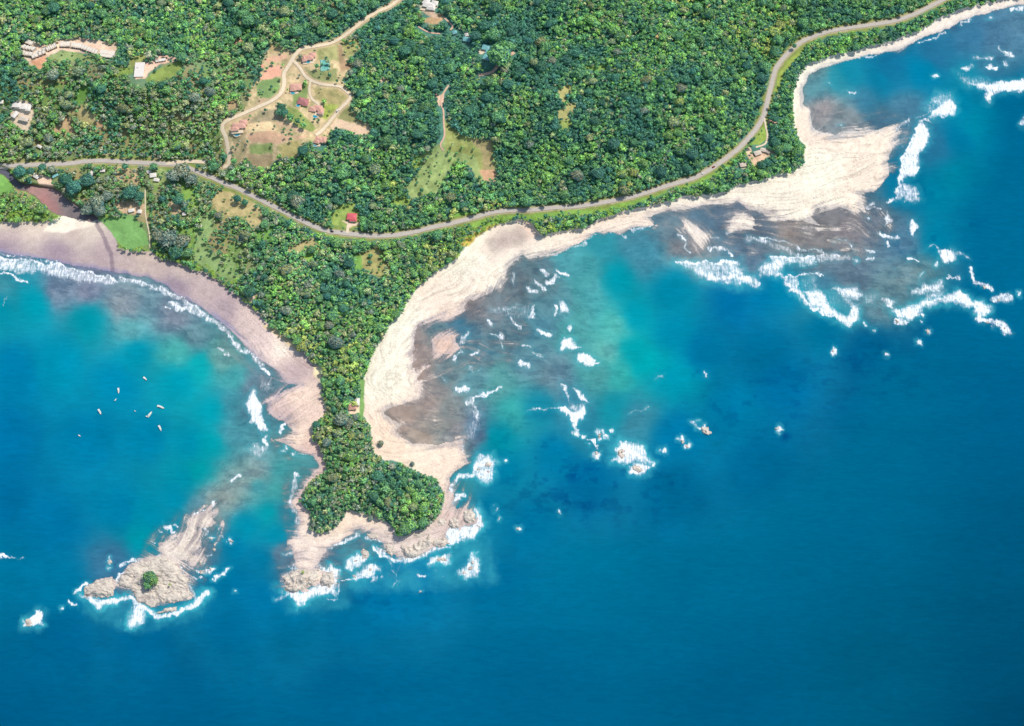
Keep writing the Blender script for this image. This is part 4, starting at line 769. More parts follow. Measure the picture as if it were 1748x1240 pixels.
# ------------------------------------------------------------------ box / roof helpers working on plain lists
class MB:
    def __init__(s): s.v = []; s.f = []
    def add(s, vs, fs):
        b = len(s.v); s.v += [tuple(v) for v in vs]; s.f += [tuple(b + i for i in f) for f in fs]
    def box(s, cx, cy, z0, w, d, h, rz=0):
        c, n = math.cos(rz), math.sin(rz); vs = []
        for z in (z0, z0 + h):
            for sx, sy in ((-1, -1), (1, -1), (1, 1), (-1, 1)):
                x, y = sx * w / 2, sy * d / 2; vs.append((cx + x * c - y * n, cy + x * n + y * c, z))
        s.add(vs, [(3, 2, 1, 0), (4, 5, 6, 7), (0, 1, 5, 4), (1, 2, 6, 5), (2, 3, 7, 6), (3, 0, 4, 7)])
    def hip(s, cx, cy, z0, w, d, h, rz=0, ov=.7, gable=False):
        c, n = math.cos(rz), math.sin(rz); w += 2 * ov; d += 2 * ov
        r = (w - d) / 2 if not gable else w / 2
        if w >= d: ridge = [(-max(r, .3), 0), (max(r, .3), 0)]
        else: rr = (d - w) / 2 if not gable else d / 2; ridge = [(0, -max(rr, .3)), (0, max(rr, .3))]
        base = [(-w/2, -d/2), (w/2, -d/2), (w/2, d/2), (-w/2, d/2)]
        vs = [(cx + x*c - y*n, cy + x*n + y*c, z0) for x, y in base] + [(cx + x*c - y*n, cy + x*n + y*c, z0 + h) for x, y in ridge]
        if w >= d: fs = [(0, 1, 5, 4), (2, 3, 4, 5), (1, 2, 5), (3, 0, 4), (3, 2, 1, 0)]
        else: fs = [(1, 2, 5, 4), (3, 0, 4, 5), (0, 1, 4), (2, 3, 5), (3, 2, 1, 0)]
        s.add(vs, fs)
    def build(s, name, mat, parent=None, smooth_=False):
        me = D.meshes.new(name); me.from_pydata(s.v, [], s.f); me.update()
        if smooth_: me.polygons.foreach_set('use_smooth', [True] * len(me.polygons))
        return link(name, me, mat, parent)
def gpos(p, q, lift=0.0):
    h = float(height(p, q)); x, y, z = W(p, q, h); return (float(x), float(y), h + lift)
def min_h(p, q, r):
    return min(float(height(p + a, q + b)) for a in (-r, 0, r) for b in (-r, 0, r))

def carve(p, q, r):
    d = np.hypot(CGP - p, (CGQ - q - r * .25) * .9)
    np.putmask(dens0, d < r, 0.0)
def villa(p, q, wings, rz, wall, roof, label, cat='house', name='house', roofname='roof', hr=2.2, hw=3.4, group=None, flat=False, terrace=None):
    x, y, z = gpos(p, q); carve(p, q, 3.0 + .62 * max(max(w_[2], w_[3]) for w_ in wings) + .5 * (len(wings) > 1) * 4)
    o = thing(name, (x, y, z), math.radians(rz), label, cat, group)
    dz = -2.0
    if terrace:
        m = MB(); m.box(terrace[0], terrace[1], dz, terrace[2], terrace[3], 2.0 + .45); m.build('terrace', M_PAVE, o)
    m = MB()
    for k, (cx, cy, w, d, st) in enumerate(wings): m.box(cx, cy, dz - .01 * k, w - .02 * k, d - .02 * k, hw * st - dz)
    m.build('wall', wall, o)
    for k, (cx, cy, w, d, st) in enumerate(wings):
        m = MB()
        if flat:
            m.box(cx, cy, hw * st + .003 + .01 * k, w + .5, d + .5, .3)
            m.box(cx - w * .2, cy + d * .15, hw * st + .32, min(2.2, w * .3), min(1.8, d * .3), .9)
        else: m.hip(cx, cy, hw * st - .1 + .02 * k, w, d, hr)
        m.build('roof', roof, o)
    cx, cy, w, d, st = wings[0]
    for s in range(int(max(2, w // 3.5))):
        m = MB(); m.box(cx - w/2 + (s + .5) * w / max(2, w // 3.5), cy - d/2 - .04, 1.0, 1.5, .08, 1.4); m.build('window', M_DARK, o)
    m = MB(); m.box(cx + w/2 + .04, cy, .05, .08, 1.2, 2.2); m.build('door', M_DARK, o)
    return o
def pool(p, q, w, d, rz, label, blob=False):
    x, y, z = gpos(p, q)
    o = thing('swimming_pool', (x, y, z), math.radians(rz), label, 'pool')
    n = 20
    def ring(r, zz): return [(math.cos(a) * w/2 * r * (1 + .12 * math.cos(2*a)), math.sin(a) * d/2 * r * (1 + .1 * math.sin(3*a)), zz) for a in [2*math.pi*k/n for k in range(n)]]
    m = MB(); A = ring(1.28, 1.0) + ring(1.0, 1.02) + ring(1.3, -2); 
    m.add(A, [(k, (k+1) % n, n + (k+1) % n, n + k) for k in range(n)] + [(2*n + k, 2*n + (k+1) % n, (k+1) % n, k) for k in range(n)])
    m.build('rim', M_PAVE, o)
    m = MB(); m.add(ring(1.0, .88), [tuple(range(n))]); m.build('water_surface', M_POOL, o)
    return o
# hillside villas
villa(527,101,[(0,0,13,8,1),(6,4,8,8,1),(-6,-1,6,9,1)],10,M_WHITE,M_TERRA,'white villa with pink tiled roofs just below the dirt road fork, beside the tennis court',terrace=(0,-5,18,8))
pool(526,107,6,4,0,'small blue pool in front of the white villa nearest the tennis court')
villa(506,151,[(0,0,15,11,1),(-4,-3,8,7,1)],4,M_CREAM,M_TERRA,'villa with one broad salmon hipped roof inside the dirt road loop',terrace=(-3,-7,12,6))
pool(500,160,6.5,4,-10,'oval pool at the foot of the broad salmon roofed villa')
villa(518,176,[(0,0,13,10,1),(4,-3,8,7,1),(-4,2,7,8,1)],-12,M_CREAM,M_MAROON,'villa with dark red tiled roofs in the middle of the hillside estate',terrace=(-5,-4,9,8))
pool(509,181,5,5,0,'turquoise pool left of the dark red roofed villa')
villa(543,189,[(0,2,10,8,1),(-7,-1,9,7,1),(5,-3,7,9,1)],-8,M_WHITE,M_TERRA,'white villa with salmon roofs at the end of the short dirt spur',terrace=(-2,-6,17,7))
pool(538,200,7,4.5,-15,'oval teal pool below the villa at the end of the dirt spur')
villa(409,217,[(0,0,17,9,1),(6,5,9,8,1),(-6,-5,10,6,1)],6,M_CREAM,M_TERRA,'large salmon roofed villa beside the bend of the dirt road',terrace=(-3,-7,16,8))
pool(404,231,8,5,-8,'bright blue pool below the large villa at the dirt road bend')
villa(546,241,[(0,0,11,8,1),(-3,-4,7,5,1),(6,1,6,8,1)],-10,M_CREAM,M_TERRA,'salmon roofed villa at the lower end of the estate road',terrace=(-3,-7,11,5))
pool(538,250,5,3,-10,'white rimmed pool below the lowest villa of the estate')
o = thing('tennis_court', gpos(555,112), math.radians(5), 'pale turquoise tennis court between trees beside the white villa', 'tennis court')
m = MB(); m.box(0, 0, -2, 13, 21, 2.5); m.build('slab', M_COURT, o)
m = MB()
for xx in (-5, 5): m.box(xx, 0, .505, .3, 18, .02)
for yy in (-9, 9): m.box(0, yy, .53, 10.3, .3, .02)
m.box(0, 0, .53, 9.6, .2, .02); m.build('court_line', M_WHITE, o)
m = MB(); m.box(0, 0, .56, 11, .12, 1.0); m.build('net', M_DARK, o)
villa(733,11,[(0,0,18,9,1),(-6,6,10,9,1),(7,5,9,8,1),(4,-6,12,6,1)],-12,M_WHITE,M_GREYR,'rambling pale grey roofed house among trees at the top edge',terrace=(0,-4,24,12))
villa(829,87,[(0,4,11,9,1),(6,-3,9,9,1)],-14,M_WHITE,M_AQUA,'house with two aqua roofs above the reddish dirt track',terrace=(-5,-4,9,9))
villa(832,101,[(0,0,11,8,1)],-20,M_WHITE,M_AQUA,'small aqua roofed annex just below the twin aqua roofs')
villa(797,70,[(0,0,10,7,1)],-12,M_WHITE,M_AQUA,'aqua roofed cottage half hidden in trees, left of the twin aqua roofs')
villa(797,62,[(0,0,5,5,1)],8,M_WHITE,M_GREYR,'tiny white hut just above the lone aqua roofed cottage','hut','hut')
villa(776,58,[(0,0,6,5,1)],20,M_WHITE,M_AQUA,'small pale aqua hut near the end of the red footpath','hut','hut')
villa(239,122,[(0,0,13,26,1)],3,M_WHITE,M_GREYR,'long white shed with plain roof at the end of the pink earth yard','shed','shed',flat=True,hr=1.2)
villa(275,105,[(0,0,14,4,1)],12,M_WHITE,M_GREYR,'narrow pale building on the pink earth yard','building','outbuilding',flat=True,hw=2.6)
for k, (p_, q_, w_, d_, r_, lb) in enumerate([(30,181,11,9,-6,'white roofed house, upper left one of the cluster near the left edge'),(42,184,10,9,-6,'white roofed house, middle of the upper row near the left edge'),(50,186,6,11,-6,'white roofed house, upper right one of the cluster near the left edge'),
      (27,198,6,10,-30,'small tilted white house in the lower left of the left edge cluster'),(42,205,13,7,-14,'white house, lowest of the cluster near the left edge')]):
    villa(p_, q_, [(0,0,w_,d_,1)], r_, M_WHITE, M_GREYR if k != 4 else M_CONC, lb, hr=1.2)
villa(601,372,[(0,0,12,9,1),(2,-5,9,4,.8)],-2,M_WHITE,M_RED,'house with bright red sheet roof standing alone above the coast road',hr=1.6)
villa(602,697,[(0,0,9,6,1)],8,M_WHITE,M_TERRA,'small salmon roofed hut in the trees on the narrow neck','hut','hut')
villa(610,688,[(0,0,5,9,1)],0,M_WHITE,M_GREYR,'pale roofed hut on the narrow neck above the salmon hut','hut','hut')
for p_, q_, w_, d_, r_, lb in [(157,298,7,5,60,'small white building left of the pale sandy patches south of the coast road'),(176,293,6,4,0,'low white shed beside dark trees just south of the coast road'),(262,301,8,6,10,'white roofed house beside the side lane south of the coast road'),(255,295,5,4,30,'tiny white hut just above the lane side white house'),
      (268,309,7,4,-10,'flat pale shed below the lane side white house'),(62,303,9,4,-30,'white boat shed at the edge of the sandy yard by the estuary'),(95,302,8,3,35,'narrow aqua topped shed on the estuary bank'),(225,361,7,4,15,'small white hut above the bright green lawn'),(239,363,5,4,-10,'tiny pale hut to the right of the hut above the lawn'),
      (68,254-2,7,3,-30,'lone pale roof in the trees above the coast road at left'),(119,262,6,3,0,'small pale roof just above the coast road at left'),(315,367,4,4,10,'tiny white hut in the scrub between road and west beach'),(3,176,5,5,0,'white hut cut by the left edge beside the white roofed cluster')]:
    villa(p_, q_, [(0,0,w_,d_,1)], r_, M_WHITE, M_AQUA if 'aqua' in lb else M_GREYR, lb, 'hut', 'hut', hr=1.0, hw=2.6)
for p_, q_, w_, d_, r_, lb in [(1293,263,9,6,20,'pale roofed cabin in the clearing of the eastern beach trees'),(1303,258,8,5,-15,'second pale cabin, right one in the eastern beach clearing'),(1268,283,8,6,10,'white cabin lowest in the eastern beach trees'),(1310,261,6,3,-35,'narrow pale cabin beside the dark tree in the eastern clearing')]:
    villa(p_, q_, [(0,0,w_,d_,1)], r_, M_WHITE, M_CONC, lb, 'cabin', 'cabin', hr=1.2, hw=2.6)
# unfinished terraces on the bare earth shelf
def row(p0, q0, p1, q1, n, w, d, rz, where):
    names = ['first','second','third','fourth','fifth','sixth','seventh','eighth','ninth']
    for k in range(n):
        t_ = k / max(n - 1, 1); p_, q_ = p0 + (p1 - p0) * t_, q0 + (q1 - q0) * t_
        x, y, z = gpos(p_, q_)
        o = thing('unfinished_house', (x, y, z), math.radians(rz + R.uniform(-3, 3)), f'{names[k]} white concrete shell from the left in {where}', 'unfinished house', 'unfinished houses on the bare earth shelf')
        hh = R.uniform(2.6, 3.6)
        m = MB(); m.box(0, 0, -1.5, w, d, hh + 1.5); m.build('wall', M_CONC, o)
        m = MB(); m.box(0, d * .06, hh + .003, w + .15, d * R.uniform(.7, .9), .25); m.build('roof', M_WHITE, o)
        m = MB(); m.box(0, -d/2 - .04, .3, w * .6, .08, 1.9); m.build('opening', M_DARK, o)
        m = MB(); m.box(w/2 + .25, 0, -1, .25, d * 1.05, hh + 2.0); m.build('dividing_wall', M_WHITE, o)
row(105,78,119,78,6,2.7,9,0,'the middle terrace')
row(125,79,139,81,5,3.2,9,-4,'the terrace right of centre')
row(82,86,95,80,5,3.0,8,28,'the slanting terrace left of centre')
row(143,83,165,91,6,3.6,8,-14,'the terrace stepping down rightward')
row(174,91,194,94,5,4.2,8,-8,'the upper right end terrace')
row(174,97,190,99,4,4.4,5,-8,'the lower right end terrace')
row(44,72,54,76,3,5,7,-20,'the topmost left end row')
row(42,82,58,86,4,4.5,7,-40,'the upper left end row')
row(41,93,60,96,4,4.5,7,-10,'the lower left end row')
row(58,99,76,92,4,4.0,6,20,'the row above the orange earth slope')
row(64,91,76,86,3,3.6,5,20,'the short inner row')

# ------------------------------------------------------------------ boats
def boat(p, q, L, ang, label, cabin=True, canopy=True):
    x, y, _ = W(p, q, 0.0); 
    o = thing('moored_boat' if cabin or canopy else 'dinghy', (float(x), float(y), 0.0), math.radians(ang), label, 'boat')
    B = L * .3; st = [(-.5, .82, .0), (-.3, .96, 0), (0, 1, 0), (.25, .8, .1), (.42, .4, .25), (.5, .03, .35)]
    m = MB(); vs = []
    for sx, bw, rise in st:
        for yy, zz in ((-bw * B/2, .85 + rise), (-bw * B * .36, -.15), (0, -.4), (bw * B * .36, -.15), (bw * B/2, .85 + rise)): vs.append((sx * L, yy, zz))
    fs = [(i*5 + j, (i+1)*5 + j, (i+1)*5 + j + 1, i*5 + j + 1) for i in range(5) for j in range(4)] + [(0, 1, 2, 3, 4)]
    m.add(vs, fs); m.build('hull', M_GEL, o, True)
    m = MB(); vs = [(sx * L, s * bw * B * .47, .72 + rise) for sx, bw, rise in st for s in (-1, 1)]
    m.add(vs, [(i*2, i*2 + 2, i*2 + 3, i*2 + 1) for i in range(5)]); m.build('deck', M_GEL, o)
    if cabin:
        m = MB(); m.box(L * .12, 0, .75, L * .24, B * .55, .9); c_ = m.build('cabin', M_GEL, o)
        m = MB(); m.box(L * .245, 0, 1.15, .06, B * .45, .35); m.build('windscreen', M_DARK, o)
    if canopy:
        m = MB(); m.box(-L * .14, 0, 2.0, L * .34, B * .72, .08); m.build('canopy', M_CANV, o)
        for sx in (-L * .29, L * .01):
            for sy in (-1, 1):
                m = MB(); m.box(sx, sy * B * .32, .74, .08, .08, 1.26); m.build('post', M_GEL, o)
    m = MB(); m.box(-L * .5 - .22, 0, .2, .42, .5, 1.1); m.build('outboard_motor', M_DARK, o)
boat(202.5,667.5,8.0,-78,'white moored boat lying nearly upright, upper left of the bay group')
boat(170.5,703.7,8.6,-58,'white moored boat farthest left of the larger boats')
boat(274.7,695.5,10.0,-22,'longest white boat, lying nearly level at the right of the group')
boat(256,708,8.8,62,'white boat slanting up to the right in the middle of the group')
boat(273.4,731.6,8.6,-62,'white boat lowest of the group on the right')
boat(248,647,7.0,-45,'small white boat at the top of the group',True,False)
boat(252,711,4.2,10,'little dinghy touching the slanting middle boat',False,False)
boat(136,744.5,4.0,-40,'tiny boat alone at the far lower left of the bay group',False,False)
boat(197.5,683,3.6,60,'tiny dinghy just below the upright boat',False,False)
boat(231,702.5,2.8,-40,'smallest dinghy between the larger boats',False,False)

# ------------------------------------------------------------------ vehicles
def car(p, q, ang, paint_, label, L=4.5, h=1.5, van=False, lift=.45):
    x, y, z = gpos(p, q, lift); o = thing('van' if van else 'car', (x, y, z), math.radians(ang), label, 'van' if van else 'car')
    m = MB(); w = 1.8; hb = h * .55
    prof = [(-.5,.3),(-.5,hb),(-.42,h if van else hb+.05),(-.3,h),(.15,h),(.3,hb+.1),(.48,hb-.1),(.5,.3)]
    vs = [(a * L, s * w/2, b) for s in (-1, 1) for a, b in prof]; n = len(prof)
    m.add(vs, [tuple(range(n)), tuple(range(2*n-1, n-1, -1))] + [(k, n + k, n + (k+1) % n, (k+1) % n) for k in range(n)]); m.build('body', paint_, o)
    m = MB(); m.box(L*.235, 0, hb + .15, .1, w*.8, h*.3); m.build('windscreen', M_DARK, o)
    for a in (-.3, .3):
        for s in (-1, 1):
            m = MB(); k = 12; vs = [(a*L + .33*math.cos(2*math.pi*i/k), s*w/2 + t_, .33 + .33*math.sin(2*math.pi*i/k)) for t_ in (-.1, .1) for i in range(k)]
            m.add(vs, [(i, (i+1) % k, k + (i+1) % k, k + i) for i in range(k)] + [tuple(range(k)), tuple(range(2*k-1, k-1, -1))]); m.build('wheel', M_CARD, o)
car(1218,286,33,M_CARR,'dark red car on the coast road inland of the eastern cabins')
car(567,396,-8,M_CARD,'dark car on the coast road left of the red roofed house')
car(1200,297,30,M_GEL,'white car on the coast road behind the dark red car')
car(577,190,48,M_GEL,'white van parked on the estate dirt road',5.4,2.2,True)

# ------------------------------------------------------------------ rocks
t = NT('sea_rock'); n1 = t.noise(.25, 6, .7, .5); n2 = t.noise(1.1, 5, .7)
mp = t.n('ShaderNodeMapping'); mp.inputs['Rotation'].default_value = (0, 0, math.radians(35)); mp.inputs['Scale'].default_value = (.25, 2.6, 1)
t.l(t.pos, mp.inputs['Vector']); n3 = t.noise(.22, 5, .65, .6, mp.outputs[0])
cr = t.mix(t.ramp(n1, .35, .65), alb((248,240,230)), alb((214,204,198)))
cr = t.mix(t.ramp(n3, .54, .66, 0, .85), cr, alb((130,112,118)))
cr = t.scale(cr, t.ramp(n2, .3, .7, .85, 1.12))
sepz = t.n('ShaderNodeSeparateXYZ'); t.l(t.pos, sepz.inputs[0])
cr = t.mix(t.ramp(sepz.outputs[2], .0, .7, .6, 0), cr, alb((136,114,114)))
M_ROCK = t.done(t.bsdf(cr, .9, .2, t.bump(t.math('ADD', n3, n2), .6, 1.2)).outputs[0])
def rock_patch(pts, top, label, ridge_ang=35, slope=.9, step=.9, name='rocky_islet', cat='rock', group=None, seed=1, rough=.6):
    P = np.array(pts, float); x0, y0 = P.min(0) - 4; x1, y1 = P.max(0) + 4
    gp, gq = np.meshgrid(np.arange(x0, x1, step), np.arange(y0, y1, step))
    a, b = warp(gp, gq, 5.0, 12, seed % 5); a, b = warp(a, b, 2.6, 4, (seed + 2) % 5)
    s = sdf_at(a, b, pts)
    c_, s_ = math.cos(math.radians(ridge_ang)), math.sin(math.radians(ridge_ang))
    u = gp * c_ - gq * s_; w = gp * s_ + gq * c_
    rid = np.abs(vnoise(u / 3.2, w, 3.0, seed) - .5) * 2; rid2 = fbm(gp, gq, 10, seed + 1)
    crack = sstep(.10, .0, np.abs(fbm(u / 2, w, 11, seed + 2, 3) - .5))
    h = np.minimum(s * slope, top * (1 - np.exp(-np.maximum(s, 0) / (top * .9)))) 
    top_var = sstep(.35, .6, fbm(gp, gq, 14, seed + 3, 3))
    h = np.where(s > 0, h * (.25 + .6 * rid2 + .45 * top_var) + rough * (rid * .9 - .3) * sstep(0, 4, s) - crack * 2.0 * rough * sstep(0, 3, s), s * .8)
    base = np.maximum(np.minimum(height(gp, gq), 1.0), -1.5) * 0
    Xk, Yk, _ = W(gp, gq, base + h)
    cx, cy = float(Xk.mean()), float(Yk.mean())
    me = sub_grid(name, Xk - cx, Yk - cy, base + h, h > -2.5, {}, True)
    o = link(name, me, M_ROCK, loc=(cx, cy, 0)); tag(o, label, cat, group); return o
rock_patch([(199,996),(219,967),(248,957),(276,952),(300,960),(310,981),(320,991),(320,1006),(328,1019),(304,1029),(281,1027),(258,1037),(234,1024),(227,1009),(206,1001)], 3.4, 'large pale rock islet in the south west with a round green shrub on top', -15, .8)
rock_patch([(143,1015),(146,1004),(165,992),(191,987),(197,1004),(191,1018),(165,1021)], 5.5, 'smaller rock at the left end of the south west islet', 10, .9, seed=3)
rock_patch([(266,1046),(280,1040),(302,1036),(303,1042),(285,1048),(270,1050)], 3.0, 'long thin dark rock below the south west islet', 12, 1.2, seed=2)
rock_patch([(483,990),(499,977),(522,971),(544,973),(544,988),(532,1003),(499,1015),(488,1006)], 7.0, 'broad pale rock islet with a tiny shrub, south of the cape', 55, 1.0, seed=4)
rock_patch([(549,981),(568,976),(573,992),(563,1000),(549,1003),(545,993)], 5.0, 'darker rock touching the right side of the broad pale islet', 60, 1.1, seed=5)
rock_patch([(657,928),(672,926),(678,940),(672,948),(660,946)], 4.5, 'leftmost rock slab at the foot of the cape tip', 60, 1, seed=2)
rock_patch([(682,930),(702,930),(722,918),(735,912),(740,925),(728,940),(712,950),(692,953),(684,945)], 5.5, 'cracked rock slab below the middle of the cape tip', 40, 1, seed=3)
rock_patch([(742,915),(760,918),(768,928),(752,934),(738,930)], 4.0, 'jagged low rock between the cracked slab and the surf', 20, 1, seed=6)
rock_patch([(748,888),(758,884),(764,892),(760,900),(748,898)], 4.0, 'small rounded rock just right of the cape trees', 50, 1, seed=4)
rock_patch([(767,884),(778,880),(786,888),(784,900),(772,903),(765,896)], 5.0, 'middle rounded boulder right of the cape trees', 50, 1, seed=5)
rock_patch([(791,875),(806,869),(812,876),(812,892),(800,897),(789,888)], 5.5, 'outermost rounded boulder right of the cape trees', 45, 1, seed=6)
rock_patch([(704,910),(724,908),(728,916),(712,922),(702,918)], 4.0, 'flat rock tucked against the cape tip trees', 30, 1, seed=7)
rock_patch([(614,943),(622,938),(630,943),(628,951),(618,953)], 3.5, 'round rock in surf between the cape cove and open sea', 0, 1.1, name='sea_rock', seed=2)
rock_patch([(626,913),(640,910),(648,914),(644,920),(630,921)], 2.2, 'low rock in the mouth of the cape cove', 10, 1, name='sea_rock', seed=3)
rock_patch([(1056,771),(1061,767),(1067,771),(1068,779),(1061,782),(1055,777)], 4.0, 'dark rock amid the larger white surf patch off the middle bay', 50, 1.2, name='sea_rock', seed=4)
rock_patch([(1079,799),(1087,794),(1097,797),(1101,803),(1093,806),(1082,805)], 3.6, 'dark rock ringed by surf below the larger surf patch', -30, 1.2, name='sea_rock', seed=5)
rock_patch([(1198,730),(1207,730),(1216,738),(1215,742),(1206,740),(1199,735)], 3.4, 'bare brown rock slanting down to the right, off the middle bay', -40, 1.2, name='sea_rock', seed=6)
rock_patch([(44,1062),(50,1056),(56,1062),(52,1070),(44,1070)], 2.6, 'rock buried in a white surf patch at the far lower left', 40, 1.2, name='sea_rock', seed=7)
rock_patch([(826,793),(834,790),(842,792),(838,797),(829,797)], 2.4, 'reddish rock at the seaward end of the surf covered reef', 15, 1.2, name='sea_rock', seed=1)
rock_patch([(744,955),(752,951),(762,951),(758,957),(748,958)], 2.4, 'thin rock in the surf below the cape tip', 20, 1.2, name='sea_rock', seed=2)
small = [(1328,731,3.2,'brown rock alone in deep water right of the middle bay'),(1164,754,3.4,'dark rock in a small surf patch left of the slanting bare rock'),(1172,761,2.8,'second dark rock in the surf patch left of the slanting bare rock'),(1136,769,2.0,'little rock in surf between the surf ringed rock and the slanting rock'),
 (1018,776,2.8,'rock in the surf patch left of the large surf patch'),(1025,744,2.4,'rock among the ring of foam above the surf patches'),(884,903,2.4,'rock in a foam spot right of the cape tip'),(955,877,1.8,'tiny rock far out to the right of the cape'),(853,886,1.6,'tiny rock just off the outer cape boulders'),
 (801,970,3.2,'rock in the isolated surf patch south east of the cape'),(808,960,2.6,'upper rock of the isolated surf patch south east of the cape'),(794,977,2.6,'left rock of the isolated surf patch south east of the cape'),(820,800,2.4,'left rock in the surf on the reef below the middle bay'),(833,806,2.4,'right rock in the surf on the reef below the middle bay'),
 (824,815,2.0,'lowest rock in the surf on the reef below the middle bay'),(360,919,3.6,'bare rock right of the south west sand bar'),(366,930,3.0,'second bare rock right of the south west sand bar'),(367,937,2.6,'third bare rock right of the south west sand bar'),(343,962,3.6,'bare rock just right of the south west islet'),(345,975,3.2,'left rock of the short chain right of the islet'),
 (360,973,3.0,'right rock of the short chain right of the islet'),(395,924,3.0,'white topped rock farthest right of the south west bar'),(187,960,2.8,'small rock standing off the upper left of the islet'),(606,955,2.8,'rock in the left surf patch below the cape cove'),(632,972,2.8,'rock in the right surf patch below the cape cove'),(604,984,2.4,'lowest rock in the surf below the cape cove'),
 (1532,550,2.8,'rock at the left foot of the eastern surf arc'),(1686,550,2.8,'rock at the right foot of the eastern surf arc'),(1715,560,2.8,'rock at the outer right end of the eastern surf'),(1706,513,2.8,'rock in the foam near the right edge'),(1584,567,2.4,'rock in a foam spot below the eastern surf arc'),(1682,490,2.6,'rock in the foam streak above the right end of the arc'),
 (1511,604,1.8,'rock with a faint foam trail below the eastern reef'),(1424,599,1.8,'rock in a lone foam spot below the eastern reef'),(719,1011,1.6,'barely awash rock in deep water south of the cape')]
for k, (p_, q_, r_, lb) in enumerate(small):
    rr = random.Random(k); n = 8
    pts = [(p_ + r_ * rr.uniform(.7, 1.25) * math.cos(2*math.pi*i/n), q_ + r_ * rr.uniform(.6, 1.1) * math.sin(2*math.pi*i/n)) for i in range(n)]
    rock_patch(pts, 2.0 + r_ * .3, lb, rr.uniform(-60, 60), 1.3, .6, 'sea_rock', seed=k % 6, rough=.8, group=None)

# ------------------------------------------------------------------ trees
def ico(sub):
    import bmesh
    bm = bmesh.new(); bmesh.ops.create_icosphere(bm, subdivisions=sub, radius=1)
    v = np.array([x.co[:] for x in bm.verts]); f = np.array([[y.index for y in x.verts] for x in bm.faces]); bm.free(); return v, f
ICO = {1: ico(1), 2: ico(2)}
def crown_template(seed, leaves, kind='round', sub=2):
    IV, IF = ICO[sub]
    """verts (unit radius, z from 0 at crown base), quads, shade per vertex"""
    r = np.random.default_rng(seed)
    nl = int(r.integers(9, 15))
    if kind == 'palm':
        V, Fq, S = [], [], []
        for k in range(11):
            a = 2 * math.pi * k / 11 + r.uniform(-.2, .2); L = r.uniform(.8, 1.1); up = r.uniform(.15, .5)
            pr = None
            for t_ in np.linspace(0, 1, 5):
                d = L * t_; z = 1.0 + up * t_ * 1.4 - 1.25 * t_ * t_ * (up + .35); w = .16 * (1 - t_) ** .6 + .02
                cx, cy = math.cos(a) * d, math.sin(a) * d; nx, ny = -math.sin(a) * w, math.cos(a) * w
                V += [(cx - nx, cy - ny, z - .05), (cx + nx, cy + ny, z - .05)]; S += [.7 + .6 * t_, .8 + .6 * t_]
                if pr is not None: b = len(V) - 4; Fq.append((b, b + 2, b + 3, b + 1))
                pr = 1
        return np.array(V), np.array(Fq), np.array(S)
    lob = []
    ax = r.uniform(.82, 1.0); hz = r.uniform(.55, .8)
    for k in range(nl):
        if k == 0: lob.append((0, 0, hz * .55, .52)); continue
        a = 2.4 * k + r.uniform(-.4, .4); d = math.sqrt(k / nl) * r.uniform(.62, .82)
        lob.append((math.cos(a) * d * ax, math.sin(a) * d, hz * (.75 - .62 * d * d) * r.uniform(.75, 1.2), r.uniform(.2, .36)))
    L = np.array(lob)
    # core: a low dome pushed out by the lobes
    v = IV.copy(); v[:, 2] = v[:, 2] * .55 * hz + .35 * hz; v[:, :2] *= .74
    for _ in range(1):
        for i in range(len(v)):
            dd = np.linalg.norm(v[i, :2] - L[:, :2], axis=1); j = dd.argmin()
            if IV[i, 2] > -.2: v[i, 2] = max(v[i, 2], L[j, 2] + math.sqrt(max(L[j, 3] ** 2 - dd[j] ** 2, 0)) * .62 - .05)
    cshade = np.full(len(v), .62)  # low value, so the core takes the painted teal shadow colour
    # leaf clumps on the lobe surfaces
    w = L[:, 3] ** 2; w /= w.sum(); pick = r.choice(nl, leaves, p=w)
    dirs = r.normal(size=(leaves, 3)); dirs[:, 2] = np.abs(dirs[:, 2]) * .9 - .12; dirs /= np.linalg.norm(dirs, axis=1)[:, None]
    rad = L[pick, 3] * r.uniform(.86, 1.14, leaves)
    c = L[pick, :3] + dirs * rad[:, None] * np.array([1, 1, .8])
    nrm = dirs + r.normal(size=(leaves, 3)) * .27; nrm /= np.linalg.norm(nrm, axis=1)[:, None]
    t1_ = np.cross(nrm, r.normal(size=(leaves, 3))); t1_ /= np.linalg.norm(t1_, axis=1)[:, None]; t2_ = np.cross(nrm, t1_)
    sz = (r.uniform(.055, .12, leaves) * (220 / leaves) ** .5)[:, None]
    q = np.stack([c - t1_ * sz - t2_ * sz * .7, c + t1_ * sz * .9 - t2_ * sz * .8, c + t1_ * sz + t2_ * sz * .8, c - t1_ * sz * .8 + t2_ * sz], 1)
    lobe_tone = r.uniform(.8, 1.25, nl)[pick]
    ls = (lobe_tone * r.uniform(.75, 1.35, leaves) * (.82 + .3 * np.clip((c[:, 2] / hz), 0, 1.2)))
    # triangles of the core become degenerate quads so that one array holds all
    nv = len(v)
    FQ = np.arange(leaves * 4).reshape(leaves, 4) + nv
    V = np.concatenate([v, q.reshape(-1, 3)]); S = np.concatenate([cshade, np.repeat(ls, 4)])
    return V, (IF, FQ), S
def mesh_from(Vs, tris, quads, name):
    me = D.meshes.new(name); nt, nq_ = len(tris), len(quads)
    me.vertices.add(len(Vs)); me.vertices.foreach_set('co', np.asarray(Vs, np.float32).ravel())
    lv = np.concatenate([tris.ravel(), quads.ravel()]).astype(np.int32)
    me.loops.add(len(lv)); me.loops.foreach_set('vertex_index', lv)
    me.polygons.add(nt + nq_)
    me.polygons.foreach_set('loop_start', np.concatenate([np.arange(nt) * 3, nt * 3 + np.arange(nq_) * 4]).astype(np.int32))
    me.update(calc_edges=True); return me

